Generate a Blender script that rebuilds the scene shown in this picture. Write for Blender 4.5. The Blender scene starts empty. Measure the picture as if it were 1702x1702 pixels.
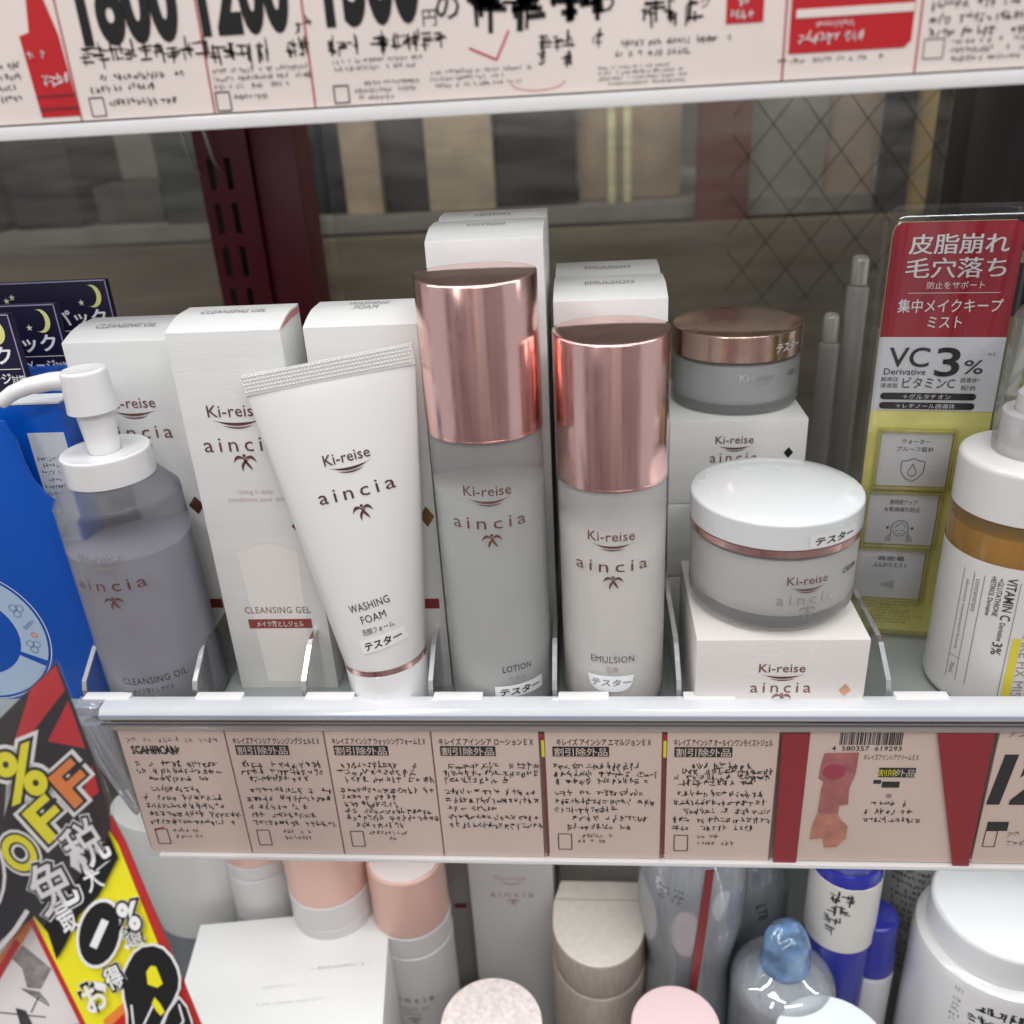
import bpy, math, random
from mathutils import Vector, Matrix
from mathutils.geometry import tessellate_polygon
R = math.radians
col = bpy.context.scene.collection
scene = bpy.context.scene

# ------------------------------------------------------------------ camera, world, lamps, exposure
cd = bpy.data.cameras.new('camera')
cam = bpy.data.objects.new('camera', cd); col.objects.link(cam)
cR = Vector((0.99617016, 0.06953505, -0.05300831)); cU = Vector((0.01792899, 0.43092379, 0.9022102)); cF = Vector((-0.08557777, 0.89970527, -0.42802673))
cam.matrix_world = Matrix(((cR.x, cU.x, -cF.x, 0.0), (cR.y, cU.y, -cF.y, -0.30), (cR.z, cU.z, -cF.z, 0.230), (0, 0, 0, 1)))
cd.sensor_width = 36; cd.lens = 36 * 1499 / 1702; cd.clip_start = 0.01; cd.clip_end = 50
cd.dof.use_dof = True; cd.dof.focus_distance = 0.37; cd.dof.aperture_fstop = 7.5
scene.camera = cam
w = bpy.data.worlds.new('World'); scene.world = w; w.use_nodes = True
bg = w.node_tree.nodes['Background']; bg.inputs[0].default_value = (0.95, 0.96, 1.0, 1); bg.inputs[1].default_value = 0.50

def lamp(name, loc, target, sx, sy, watts, color):
    l = bpy.data.lights.new(name, 'AREA'); l.shape = 'RECTANGLE'; l.size = sx; l.size_y = sy; l.energy = watts; l.color = color
    o = bpy.data.objects.new(name, l); col.objects.link(o); o.location = loc
    o.rotation_euler = (Vector(target) - Vector(loc)).to_track_quat('-Z', 'Y').to_euler()
    return o
lamp('ceiling_lamp', (-0.35, -0.45, 1.45), (0, 0.0, 0.0), 1.2, 0.16, 8.6, (1.0, 0.985, 0.965))
lamp('ceiling_lamp', (0.55, -1.25, 1.5), (0, 0.0, 0.0), 1.2, 0.16, 10.5, (1.0, 0.985, 0.965))
lamp('ceiling_lamp', (-0.7, -1.15, 1.0), (0, 0.0, 0.05), 0.12, 0.8, 3.5, (1.0, 0.97, 0.94))
# slim LED strips fixed under the front edge of each shelf
lamp('shelf_led_strip', (0.0, 0.014, 0.2335), (0.0, 0.060, 0.0), 0.66, 0.006, 0.23, (0.95, 0.985, 1.0))
lamp('shelf_led_strip', (0.0, 0.016, -0.0400), (0.0, 0.030, -0.33), 0.66, 0.006, 0.33, (0.95, 0.985, 1.0))
vs = scene.view_settings
vs.view_transform = 'Standard'; vs.look = 'None'; vs.gamma = 1; vs.exposure = 0.10

# ------------------------------------------------------------------ materials
def lin(h):
    h = h.lstrip('#'); c = [int(h[i:i + 2], 16) / 255 for i in (0, 2, 4)]
    return tuple((x / 12.92 if x <= 0.04045 else ((x + 0.055) / 1.055) ** 2.4) for x in c) + (1,)
MATS = {}
def mat(name, color, rough=0.5, metal=0.0, trans=0.0, ior=1.45, coat=0.0, bump=0.0, bscale=400, stretch=(1, 1, 1), vary=0.0, vscale=60, sss=0.0, spec=0.5, alpha=1.0, aniso=0.0, smudge=0.0):
    if name in MATS: return MATS[name]
    m = bpy.data.materials.new(name); m.use_nodes = True; nt = m.node_tree; p = nt.nodes['Principled BSDF']
    c = lin(color) if isinstance(color, str) else tuple(color) + (1,)
    p.inputs['Base Color'].default_value = c
    p.inputs['Roughness'].default_value = rough; p.inputs['Metallic'].default_value = metal
    p.inputs['Transmission Weight'].default_value = trans; p.inputs['IOR'].default_value = ior
    p.inputs['Coat Weight'].default_value = coat; p.inputs['Coat Roughness'].default_value = 0.08
    p.inputs['Specular IOR Level'].default_value = spec; p.inputs['Alpha'].default_value = alpha
    p.inputs['Anisotropic'].default_value = aniso
    if sss: p.inputs['Subsurface Weight'].default_value = sss; p.inputs['Subsurface Radius'].default_value = (0.006, 0.005, 0.004); p.inputs['Subsurface Scale'].default_value = 1.0
    if bump or vary or smudge:
        tc = nt.nodes.new('ShaderNodeTexCoord'); mp = nt.nodes.new('ShaderNodeMapping'); mp.inputs['Scale'].default_value = stretch
        nt.links.new(tc.outputs['Object'], mp.inputs['Vector'])
    if smudge:
        ns = nt.nodes.new('ShaderNodeTexNoise'); ns.inputs['Scale'].default_value = 95; ns.inputs['Detail'].default_value = 5; ns.inputs['Distortion'].default_value = 1.2
        rs_ = nt.nodes.new('ShaderNodeMapRange'); rs_.inputs['From Min'].default_value = 0.42; rs_.inputs['From Max'].default_value = 0.70
        rs_.inputs['To Min'].default_value = rough; rs_.inputs['To Max'].default_value = rough + smudge
        nt.links.new(tc.outputs['Object'], ns.inputs['Vector']); nt.links.new(ns.outputs['Fac'], rs_.inputs['Value']); nt.links.new(rs_.outputs[0], p.inputs['Roughness'])
    if bump:
        n = nt.nodes.new('ShaderNodeTexNoise'); n.inputs['Scale'].default_value = bscale; n.inputs['Detail'].default_value = 3
        b = nt.nodes.new('ShaderNodeBump'); b.inputs['Strength'].default_value = min(1, bump); b.inputs['Distance'].default_value = 0.0004
        nt.links.new(mp.outputs[0], n.inputs['Vector']); nt.links.new(n.outputs['Fac'], b.inputs['Height']); nt.links.new(b.outputs[0], p.inputs['Normal'])
    if vary:
        n2 = nt.nodes.new('ShaderNodeTexNoise'); n2.inputs['Scale'].default_value = vscale; n2.inputs['Detail'].default_value = 4
        r = nt.nodes.new('ShaderNodeMapRange'); r.inputs['From Min'].default_value = 0.3; r.inputs['From Max'].default_value = 0.7
        r.inputs['To Min'].default_value = 1 - vary; r.inputs['To Max'].default_value = 1 + vary * 0.6
        mx = nt.nodes.new('ShaderNodeMix'); mx.data_type = 'RGBA'; mx.blend_type = 'MULTIPLY'; mx.inputs['Factor'].default_value = 1
        nt.links.new(mp.outputs[0], n2.inputs['Vector']); nt.links.new(n2.outputs['Fac'], r.inputs['Value'])
        mx.inputs['A'].default_value = c; nt.links.new(r.outputs[0], mx.inputs['B']); nt.links.new(mx.outputs['Result'], p.inputs['Base Color'])
    MATS[name] = m; return m

def clear(name, tint=(1, 1, 1), gloss=0.06, edge=0.5, rough=0.03, body=0.0, body_col=(0.8, 0.82, 0.85)):
    """thin clear plastic: see-through with a fresnel reflection and a little milky body"""
    if name in MATS: return MATS[name]
    m = bpy.data.materials.new(name); m.use_nodes = True; nt = m.node_tree; nt.nodes.clear()
    o = nt.nodes.new('ShaderNodeOutputMaterial'); t = nt.nodes.new('ShaderNodeBsdfTransparent'); t.inputs[0].default_value = tuple(tint) + (1,)
    g = nt.nodes.new('ShaderNodeBsdfGlossy'); g.inputs['Roughness'].default_value = rough
    lw = nt.nodes.new('ShaderNodeLayerWeight'); lw.inputs['Blend'].default_value = 0.35
    r = nt.nodes.new('ShaderNodeMapRange'); r.inputs['To Min'].default_value = gloss; r.inputs['To Max'].default_value = edge
    nt.links.new(lw.outputs['Fresnel'], r.inputs['Value'])
    d = nt.nodes.new('ShaderNodeBsdfDiffuse'); d.inputs[0].default_value = tuple(body_col) + (1,)
    a = nt.nodes.new('ShaderNodeMixShader'); a.inputs[0].default_value = body; nt.links.new(t.outputs[0], a.inputs[1]); nt.links.new(d.outputs[0], a.inputs[2])
    b = nt.nodes.new('ShaderNodeMixShader'); nt.links.new(r.outputs[0], b.inputs[0]); nt.links.new(a.outputs[0], b.inputs[1]); nt.links.new(g.outputs[0], b.inputs[2])
    nt.links.new(b.outputs[0], o.inputs[0]); MATS[name] = m; return m

CARTON = mat('white_carton', (0.77, 0.77, 0.755), 0.42, bump=0.18, bscale=260, stretch=(0.35, 1, 5), vary=0.05, vscale=22)
CARTONP = mat('cream_carton', (0.80, 0.765, 0.735), 0.42, bump=0.45, bscale=700, stretch=(1, 1, 1), vary=0.03, vscale=25)
PRINT = mat('rose_brown_print', (0.26, 0.125, 0.11), 0.3, 0.55)
PRINTD = mat('dark_print', (0.045, 0.04, 0.042), 0.4)
PRINTG = mat('grey_print', (0.30, 0.27, 0.27), 0.4)
PRINTP = mat('pale_pink_print', (0.62, 0.47, 0.45), 0.4)
SILVERP = mat('silver_print', (0.75, 0.72, 0.72), 0.25, 0.9)
MAROON = mat('maroon_print', (0.23, 0.028, 0.03), 0.4)
BRONZE = mat('bronze_foil', (0.26, 0.11, 0.07), 0.25, 0.8)
GOLDF = mat('gold_foil', (0.36, 0.22, 0.08), 0.25, 0.8)
COPPER = mat('copper_foil', (0.75, 0.38, 0.25), 0.3, 0.5)
ROSE = mat('rose_gold_metal', (0.86, 0.55, 0.51), 0.16, 1.0, aniso=0.3, smudge=0.08, bump=0.04, bscale=500, stretch=(1, 1, 0.02))
ROSEB = mat('bronze_gold_metal', (0.72, 0.50, 0.42), 0.16, 1.0, smudge=0.15)
ROSEM = mat('rose_matte_plastic', (0.72, 0.46, 0.39), 0.35, 0.15)
WHITEP = mat('white_plastic', (0.78, 0.78, 0.775), 0.24, sss=0.1, bump=0.03, bscale=300)
WHITEG = mat('white_gloss_plastic', (0.88, 0.88, 0.88), 0.12, coat=0.3, smudge=0.2)
LABELW = mat('white_sticker', (0.84, 0.84, 0.83), 0.35)
NAVY = mat('navy_board', (0.012, 0.010, 0.035), 0.3, bump=0.1)
MOON = mat('moon_yellow', (0.75, 0.75, 0.28), 0.4)
BLUE = mat('blue_board', (0.0, 0.085, 0.48), 0.32, coat=0.2)
PALEB = mat('pale_blue_print', (0.42, 0.55, 0.72), 0.35)
INKB = mat('blue_print', (0.03, 0.08, 0.32), 0.5)
RED = mat('red_print', (0.55, 0.018, 0.025), 0.4)
REDC = mat('crimson_print', (0.36, 0.010, 0.028), 0.35)
BLACK = mat('black_print', (0.012, 0.012, 0.013), 0.4)
YEL = mat('yellow_print', (0.85, 0.78, 0.02), 0.4)
ORANGE = mat('orange_print', (0.80, 0.24, 0.05), 0.4)
WHITEI = mat('white_print', (0.86, 0.86, 0.86), 0.4)
CARDP = mat('pink_card', (0.86, 0.765, 0.715), 0.5, vary=0.05, vscale=18)
CARDB = mat('beige_card', (0.78, 0.62, 0.54), 0.45, vary=0.08, vscale=14)
ACRYL = clear('clear_acrylic', gloss=0.03, edge=0.5)
ACRE = clear('acrylic_edge', gloss=0.30, edge=0.95, body=0.42, rough=0.12, body_col=(0.85, 0.88, 0.92))
BLIST = clear('clear_blister', gloss=0.05, edge=0.65, rough=0.06)
RAILM = clear('white_translucent_rail', gloss=0.10, edge=0.7, rough=0.12, body=0.85, body_col=(0.86, 0.89, 0.93))
SHELFM = mat('grey_enamel_shelf', (0.30, 0.33, 0.32), 0.35, bump=0.1, bscale=500, vary=0.06, vscale=20)
WHITEE = mat('white_enamel', (0.82, 0.82, 0.81), 0.3)

# ------------------------------------------------------------------ mesh helpers
def link(name, me, parent=None):
    o = bpy.data.objects.new(name, me); col.objects.link(o)
    if parent: o.parent = parent
    return o
def mesh(name, verts, faces, m, parent=None, smooth=False, ang=35, bevel=0.0, seg=2):
    me = bpy.data.meshes.new(name); me.from_pydata([tuple(v) for v in verts], [], faces); me.validate(); me.update()
    ms = m if isinstance(m, (list, tuple)) else [m]
    for x in ms: me.materials.append(x)
    if bevel:
        import bmesh
        bm = bmesh.new(); bm.from_mesh(me)
        bmesh.ops.recalc_face_normals(bm, faces=bm.faces)
        es = [e for e in bm.edges if len(e.link_faces) == 2 and e.calc_face_angle(0) > R(30)]
        bmesh.ops.bevel(bm, geom=es, offset=bevel, segments=seg, profile=0.6, affect='EDGES', clamp_overlap=True)
        bm.to_mesh(me); bm.free(); smooth = True
    if smooth:
        me.polygons.foreach_set('use_smooth', [True] * len(me.polygons)); me.set_sharp_from_angle(angle=R(ang))
    return link(name, me, parent)
def thing(name, label, cat, loc=(0, 0, 0), rot=(0, 0, 0), group=None):
    o = bpy.data.objects.new(name, None); col.objects.link(o); o.location = loc; o.rotation_euler = rot
    o.empty_display_size = 0.01; o['label'] = label; o['category'] = cat
    if group: o['group'] = group
    return o
def tag(o, label, cat, group=None):
    o['label'] = label; o['category'] = cat
    if group: o['group'] = group
    return o
def struct(o): o['kind'] = 'structure'; return o
def boxv(x0, x1, y0, y1, z0, z1):
    v = [(x0, y0, z0), (x1, y0, z0), (x1, y1, z0), (x0, y1, z0), (x0, y0, z1), (x1, y0, z1), (x1, y1, z1), (x0, y1, z1)]
    f = [(0, 3, 2, 1), (4, 5, 6, 7), (0, 1, 5, 4), (1, 2, 6, 5), (2, 3, 7, 6), (3, 0, 4, 7)]
    return v, f
def box(name, x0, x1, y0, y1, z0, z1, m, parent=None, bevel=0.0):
    v, f = boxv(x0, x1, y0, y1, z0, z1)
    return mesh(name, v, f, m, parent, bevel=bevel)
def lathe(name, prof, m, parent=None, seg=72, ang=35, cx=0, cy=0, a0=0.0, a1=360.0, flat=1.0, closed=True):
    """revolve [(r,z)...] round z"""
    full = a1 - a0 >= 359.9; n = seg if full else seg + 1
    V = []; F = []; rings = []
    for r, z in prof:
        if r < 1e-7: rings.append([len(V)]); V.append((cx, cy, z)); continue
        ring = []
        for i in range(n):
            a = R(a0 + (a1 - a0) * i / seg); ring.append(len(V)); V.append((cx + r * math.cos(a), cy + flat * r * math.sin(a), z))
        rings.append(ring)
    for A, B in zip(rings, rings[1:]):
        if len(A) == 1 and len(B) == 1: continue
        for i in range(seg):
            j = (i + 1) % n if full else i + 1
            if len(A) == 1: F.append((A[0], B[j], B[i]))
            elif len(B) == 1: F.append((A[i], A[j], B[0]))
            else: F.append((A[i], A[j], B[j], B[i]))
    return mesh(name, V, F, m, parent, smooth=True, ang=ang)
def arc(cx, cz, r, a0, a1, n=6):
    return [(cx + r * math.cos(R(a0 + (a1 - a0) * i / n)), cz + r * math.sin(R(a0 + (a1 - a0) * i / n))) for i in range(n + 1)]
def rounded(r, z0, z1, rb=0.001, rt=0.001, n=5):
    p = [(0, z0)] + arc(r - rb, z0 + rb, rb, -90, 0, n) + arc(r - rt, z1 - rt, rt, 0, 90, n) + [(0, z1)]
    return p
def prism(name, prof, x0, x1, m, parent=None, bevel=0.0, smooth=True, ang=25):
    """profile in (y,z), extruded along x"""
    n = len(prof); V = [(x0, y, z) for y, z in prof] + [(x1, y, z) for y, z in prof]
    F = [tuple(range(n)), tuple(range(2 * n - 1, n - 1, -1))] + [(i + n, (i + 1) % n + n, (i + 1) % n, i) for i in range(n)]
    me = mesh(name, V, F, m, parent, smooth=smooth, ang=ang, bevel=bevel)
    return me
def slab(name, poly, t, m, parent=None, axis='y', bevel=0.0):
    """outline [(u,v)] given thickness t; axis y: u=x v=z, thickness towards +y; axis z: u=x v=y, thickness down"""
    n = len(poly)
    if axis == 'y': V = [(u, 0, v) for u, v in poly] + [(u, t, v) for u, v in poly]
    else: V = [(u, v, 0) for u, v in poly] + [(u, v, -t) for u, v in poly]
    F = [tuple(range(n)), tuple(range(2 * n - 1, n - 1, -1))] + [(i + n, (i + 1) % n + n, (i + 1) % n, i) for i in range(n)]
    return mesh(name, V, F, m, parent, bevel=bevel)
def tube(name, pts, rads, m, parent=None, seg=20, cap=True, squash=1.0):
    V = []; F = []; up = Vector((0, 0, 1)); pts = [Vector(p) for p in pts]; N = len(pts)
    for i, p in enumerate(pts):
        d = (pts[min(i + 1, N - 1)] - pts[max(i - 1, 0)]).normalized(); s = d.cross(up)
        s = Vector((1, 0, 0)) if s.length < 1e-4 else s.normalized(); t = s.cross(d)
        for k in range(seg):
            a = 2 * math.pi * k / seg; V.append(p + rads[i] * (s * math.cos(a) + t * squash * math.sin(a)))
    for i in range(N - 1):
        for k in range(seg):
            F.append((i * seg + k, i * seg + (k + 1) % seg, (i + 1) * seg + (k + 1) % seg, (i + 1) * seg + k))
    if cap: F.append(tuple(range(seg - 1, -1, -1))); F.append(tuple(range((N - 1) * seg, N * seg)))
    return mesh(name, V, F, m, parent, smooth=True, ang=50)

# ------------------------------------------------------------------ lettering and flat print
TC = {}
def text2d(s, bold=0.0, res=2, spacing=1.0):
    k = (s, bold, res, spacing)
    if k in TC: return TC[k]
    c = bpy.data.curves.new('lettering', 'FONT'); c.body = s; c.resolution_u = res; c.space_character = spacing; c.offset = bold; c.size = 1
    o = bpy.data.objects.new('lettering', c); col.objects.link(o)
    dg = bpy.context.evaluated_depsgraph_get(); me = bpy.data.meshes.new_from_object(o.evaluated_get(dg))
    V = [(v.co.x, v.co.y) for v in me.vertices]; F = [tuple(p.vertices) for p in me.polygons]
    col.objects.unlink(o); bpy.data.objects.remove(o); bpy.data.curves.remove(c); bpy.data.meshes.remove(me)
    x0 = min(v[0] for v in V); x1 = max(v[0] for v in V); y0 = min(v[1] for v in V); y1 = max(v[1] for v in V)
    V = [(x - (x0 + x1) / 2, y - (y0 + y1) / 2) for x, y in V]
    TC[k] = (V, F, x1 - x0, y1 - y0); return TC[k]

def P_plane(o=(0, 0, 0), U=(1, 0, 0), V=(0, 0, 1), N=(0, -1, 0)):
    o, U, V, N = map(Vector, (o, U, V, N))
    return lambda u, v, h: o + U * u + V * v + N * h
def P_cyl(r, cx=0, cy=0, z0=0, a0=-90, taper=None):
    def f(u, v, h):
        rr = r if taper is None else taper(v + z0)
        a = R(a0) + u / r
        return Vector((cx + (rr + h) * math.cos(a), cy + (rr + h) * math.sin(a), z0 + v))
    return f
class Decal:
    """flat print: polygons in (u,v) laid on a surface by a mapping, one mesh"""
    def __init__(s, f, off=0.00015): s.f = f; s.off = off; s.V = []; s.F = []; s.M = []; s.mats = []
    def mi(s, m):
        if m not in s.mats: s.mats.append(m)
        return s.mats.index(m)
    def add(s, V, F, m, u=0, v=0, rot=0, su=1, sv=1, lift=0, skew=0):
        b = len(s.V); c, n = math.cos(R(rot)), math.sin(R(rot)); h = s.off * (1 + lift)
        for x, y in V:
            x, y = x * su + skew * y * sv, y * sv; s.V.append(s.f(u + x * c - y * n, v + x * n + y * c, h))
        k = s.mi(m)
        for f in F: s.F.append(tuple(i + b for i in f)); s.M.append(k)
    def text(s, t, u, v, m, h=None, w=None, bold=0.0, rot=0, spacing=1.0, align='C', lift=0, res=2, skew=0):
        V, F, tw, th = text2d(t, bold, res, spacing)
        if h is None: k = w / tw; su = sv = k
        elif w is None: su = sv = h / th
        else: su = w / tw; sv = h / th
        if align == 'L': u += tw * su / 2
        s.add(V, F, m, u, v, rot, su, sv, lift, skew)
    def rect(s, u0, v0, u1, v1, m, n=1, lift=0, rot=0):
        cu, cv = (u0 + u1) / 2, (v0 + v1) / 2; V = []; F = []
        for i in range(n + 1):
            x = u0 + (u1 - u0) * i / n - cu; V += [(x, v0 - cv), (x, v1 - cv)]
        for i in range(n): F.append((2 * i, 2 * i + 2, 2 * i + 3, 2 * i + 1))
        s.add(V, F, m, cu, cv, rot, lift=lift)
    def poly(s, pts, m, lift=0, **k):
        tri = tessellate_polygon([[Vector((x, y, 0)) for x, y in pts]])
        s.add(pts, [tuple(t) for t in tri], m, lift=lift, **k)
    def line(s, pts, wd, m, lift=0):
        for (a, b), (c, d) in zip(pts, pts[1:]):
            L = math.hypot(c - a, d - b) or 1e-9; nx, ny = -(d - b) / L * wd / 2, (c - a) / L * wd / 2
            s.add([(a + nx, b + ny), (a - nx, b - ny), (c - nx, d - ny), (c + nx, d + ny)], [(0, 1, 2, 3)], m, lift=lift)
    def disc(s, u, v, r, m, n=24, lift=0, ry=None, rot=0):
        ry = ry or r; s.poly([(r * math.cos(2 * math.pi * i / n), ry * math.sin(2 * math.pi * i / n)) for i in range(n)], m, lift=lift, u=u, v=v, rot=rot)
    def ring(s, u, v, r, wd, m, n=24, lift=0, a0=0, a1=360, ry=1.0):
        pts = [(u + r * math.cos(R(a0 + (a1 - a0) * i / n)), v + ry * r * math.sin(R(a0 + (a1 - a0) * i / n))) for i in range(n + 1)]
        s.line(pts, wd, m, lift)
    def crescent(s, u, v, w_, sag, t, m, rot=0, lift=0, n=10, k=1):
        up = []; lo = []
        for i in range(n + 1):
            x = -1 + 2 * i / n; y = sag * x * x * k
            up.append((x * w_ / 2, y)); lo.append((x * w_ / 2, y - t * (1 - x * x)))
        c, sn = math.cos(R(rot)), math.sin(R(rot)); V = up + lo; F = [(i, i + n + 1, i + n + 2, i + 1) for i in range(n)]
        s.add(V, F, m, u, v, rot, lift=lift)
    def scribble(s, u0, v0, u1, v1, rows, m, rnd, size=None, dens=0.8, wd=0.00022, rot=0.0, lift=0.0):
        """illegible small print: rows of little broken strokes"""
        rh = (v0 - v1) / rows; hgt = size or rh * 0.62
        for r_ in range(rows):
            v = v0 - rh * (r_ + 0.5); u = u0 + rnd.random() * 0.12 * (u1 - u0) * (rnd.random() < 0.4) * (rows > 1); end = u1 - rnd.random() ** 2 * 0.45 * (u1 - u0) * (rows > 1)
            while u < end:
                cw = hgt * rnd.uniform(0.55, 0.95)
                if rnd.random() < dens:
                    big = hgt > 0.0042; ns = rnd.choice((7, 8, 9)) if big else rnd.choice((3, 4, 4, 5))
                    cv = v + rot * (u - u0) + rnd.uniform(-1, 1) * hgt * 0.06
                    for q in range(ns):
                        a = rnd.choice((0, 0, 0, 90, 90, 90, 0, 62, 118) if not big else (0, 0, 0, 90, 90)) + rnd.uniform(-5, 5); L = (cw if abs(a) < 20 else hgt) * rnd.uniform(0.35, 0.9)
                        x = u + cw * (0.5 + rnd.uniform(-0.32, 0.32)); y = cv + hgt * rnd.uniform(-0.36, 0.36)
                        dx, dy = math.cos(R(a)) * L / 2, math.sin(R(a)) * L / 2
                        s.line([(x - dx, y - dy), (x + dx, y + dy)], min(wd, hgt * 0.12) * rnd.uniform(0.7, 1.3), m, lift=lift)
                u += cw * 1.08
    def build(s, name, parent=None):
        if not s.V: return None
        o = mesh(name, s.V, s.F, s.mats, parent)
        # validate() may drop faces: only set indices when counts match
        if len(o.data.polygons) == len(s.M): o.data.polygons.foreach_set('material_index', s.M)
        return o

def logo(d, u, v, m, kw=0.0195, aw=0.028, gap=0.0135, mgap=0.0068, m2=None):
    m2 = m2 or m; s = kw / 0.0195
    d.text('Ki-reise', u, v, m, w=kw, bold=0.004, spacing=1.02)
    for i, (ww, sg, t, dv) in enumerate(((0.0185, 0.0011, 0.00045, -0.0032), (0.0155, 0.0011, 0.0008, -0.0035), (0.0110, 0.0007, 0.0006, -0.0048))):
        d.crescent(u + 0.0005 * s, v + dv * s - 0.0012 * s, ww * s, sg * s, t * s, m)
    d.text('aincia', u, v - gap, m2, w=aw, h=0.0052 * s, bold=0.0, spacing=1.35)
    man(d, u + 0.0006, v - gap - mgap, m2, s)
def man(d, u, v, m, s=1.0):
    s *= 1.15
    d.disc(u, v + 0.0022 * s, 0.00055 * s, m, 10)
    d.crescent(u - 0.0019 * s, v + 0.0012 * s, 0.0042 * s, -0.0009 * s, -0.0011 * s, m, rot=14)
    d.crescent(u + 0.0019 * s, v + 0.0012 * s, 0.0042 * s, -0.0009 * s, -0.0011 * s, m, rot=-14)
    d.crescent(u - 0.0003 * s, v - 0.0008 * s, 0.0050 * s, 0.0005 * s, 0.0009 * s, m, rot=-122)
    d.crescent(u + 0.0003 * s, v - 0.0008 * s, 0.0050 * s, 0.0005 * s, -0.0009 * s, m, rot=-58)
def diamond(d, u, v, r, m, ry=1.25):
    d.poly([(-r, 0), (0, -r * ry), (r, 0), (0, r * ry)], m, u=u, v=v)

# ================================================================== THE SETTING
FZ = -0.018   # shelf surface
LZ = -0.33    # lower shelf surface
o = struct(box('shelf_board', -0.62, 0.55, 0.006, 0.275, FZ - 0.016, FZ, SHELFM, bevel=0.001))
o = struct(box('lower_shelf_board', -0.62, 0.55, -0.10, 0.275, LZ - 0.016, LZ, SHELFM, bevel=0.001))
o = struct(box('upper_shelf_board', -0.62, 0.55, 0.010, 0.275, 0.236, 0.252, WHITEE, bevel=0.001))
CONC = mat('dim_store_wall', (0.16, 0.145, 0.12), 0.7, vary=0.35, vscale=3)
struct(box('wall', -2.2, 2.2, 0.80, 0.84, -1.2, 1.8, CONC))
FLOORM = mat('store_floor', (0.45, 0.44, 0.42), 0.3, vary=0.1, vscale=2)
struct(box('floor', -2.5, 2.5, -2.4, 1.2, -1.24, -1.2, FLOORM))
# unseen aisle panel behind the viewer, added with colour bands to streak metal reflections
REFL = bpy.data.materials.new('reflector_bands'); REFL.use_nodes = True; nt = REFL.node_tree; p_ = nt.nodes['Principled BSDF']; p_.inputs['Roughness'].default_value = 0.6
tc = nt.nodes.new('ShaderNodeTexCoord'); mp = nt.nodes.new('ShaderNodeMapping'); mp.inputs['Scale'].default_value = (3.4, 0.1, 0.12); vo = nt.nodes.new('ShaderNodeTexNoise'); vo.inputs['Scale'].default_value = 2.2; vo.inputs['Detail'].default_value = 2
cr = nt.nodes.new('ShaderNodeValToRGB'); cr.color_ramp.interpolation = 'LINEAR'
e = cr.color_ramp.elements; e[0].position = 0.30; e[0].color = (0.02, 0.02, 0.022, 1); e[1].position = 0.62; e[1].color = (0.90, 0.87, 0.85, 1)
for pos, c in ((0.38, (0.45, 0.16, 0.16, 1)), (0.44, (0.85, 0.8, 0.78, 1)), (0.50, (0.35, 0.33, 0.45, 1)), (0.55, (0.75, 0.66, 0.62, 1))):
    q = e.new(pos); q.color = c
nt.links.new(tc.outputs['Object'], mp.inputs[0]); nt.links.new(mp.outputs[0], vo.inputs['Vector']); nt.links.new(vo.outputs['Fac'], cr.inputs[0]); nt.links.new(cr.outputs[0], p_.inputs['Base Color'])
struct(box('unseen_reflector_panel', -2.4, 2.4, -1.75, -1.7, -1.2, 1.25, REFL))

# front rail of the shelf
t = thing('shelf_rail', 'long clear and white plastic rail along the front edge of the middle shelf', 'rail', (0, 0, 0))
prism('rail_bar', [(-0.003, -0.0068), (-0.0045, -0.005), (-0.0045, -0.0025), (-0.003, -0.0006), (0.002, -0.0002), (0.006, -0.0008), (0.006, -0.0068)], -0.2095, 0.40, RAILM, t, bevel=0.0004)
box('rail_groove', -0.2095, 0.40, -0.0050, -0.0044, -0.0040, -0.0026, mat('groove', (0.42, 0.46, 0.56), 0.3), t)
box('rail_foot_line', -0.2095, 0.40, -0.0052, -0.0046, -0.0074, -0.0068, mat('groove_dark', (0.10, 0.10, 0.12), 0.3), t)
box('back_plate', -0.2075, 0.40, 0.0005, 0.0018, -0.0835, -0.0075, mat('strip_back', (0.50, 0.40, 0.35), 0.5), t)
box('top_lip', -0.2070, 0.40, -0.0044, -0.0032, -0.0108, -0.0074, clear('lip_plastic', gloss=0.10, edge=0.6, body=0.45, body_col=(0.62, 0.56, 0.50), rough=0.2), t)
box('bottom_lip', -0.2010, 0.40, -0.0048, -0.0006, -0.0850, -0.0828, WHITEG, t, bevel=0.0005)
box('cover_sheet', -0.2060, 0.40, -0.0052, -0.0046, -0.0826, -0.0076, clear('strip_cover', gloss=0.0, edge=0.10, rough=0.2), t)
# rounded end piece of the strip holder
m_end = clear('end_plastic', gloss=0.14, edge=0.8, body=0.22, rough=0.08, body_col=(0.7, 0.74, 0.85))
slab_pts = [(-0.2060, -0.0075), (-0.2190, -0.0078), (-0.2195, -0.012), (-0.2170, -0.030), (-0.2085, -0.055), (-0.2060, -0.060)]
o = slab('end_piece', slab_pts, 0.005, m_end, t, bevel=0.0012); o.location = (0, -0.005, 0)
o = thing('shelf_rail', 'left end of clear plastic rail beside the blue package', 'rail', (0, 0, 0))
prism('rail_bar', [(-0.001, -0.006), (-0.002, -0.001), (0.005, 0.0), (0.006, -0.006)], -0.2216, -0.2106, clear('rail_clear', gloss=0.2, edge=0.8, body=0.35, body_col=(0.75, 0.8, 0.9), rough=0.1), o, bevel=0.0004)

# upper shelf front: white strip holder
t = thing('upper_shelf_rail', 'white strip holder on the front edge of the top shelf', 'rail', (0, 0, 0))
box('back_plate', -0.34, 0.30, 0.0010, 0.0050, 0.2262, 0.330, WHITEE, t)
box('bottom_lip', -0.34, 0.30, -0.0035, 0.0100, 0.2222, 0.2262, WHITEG, t, bevel=0.0005)

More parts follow.
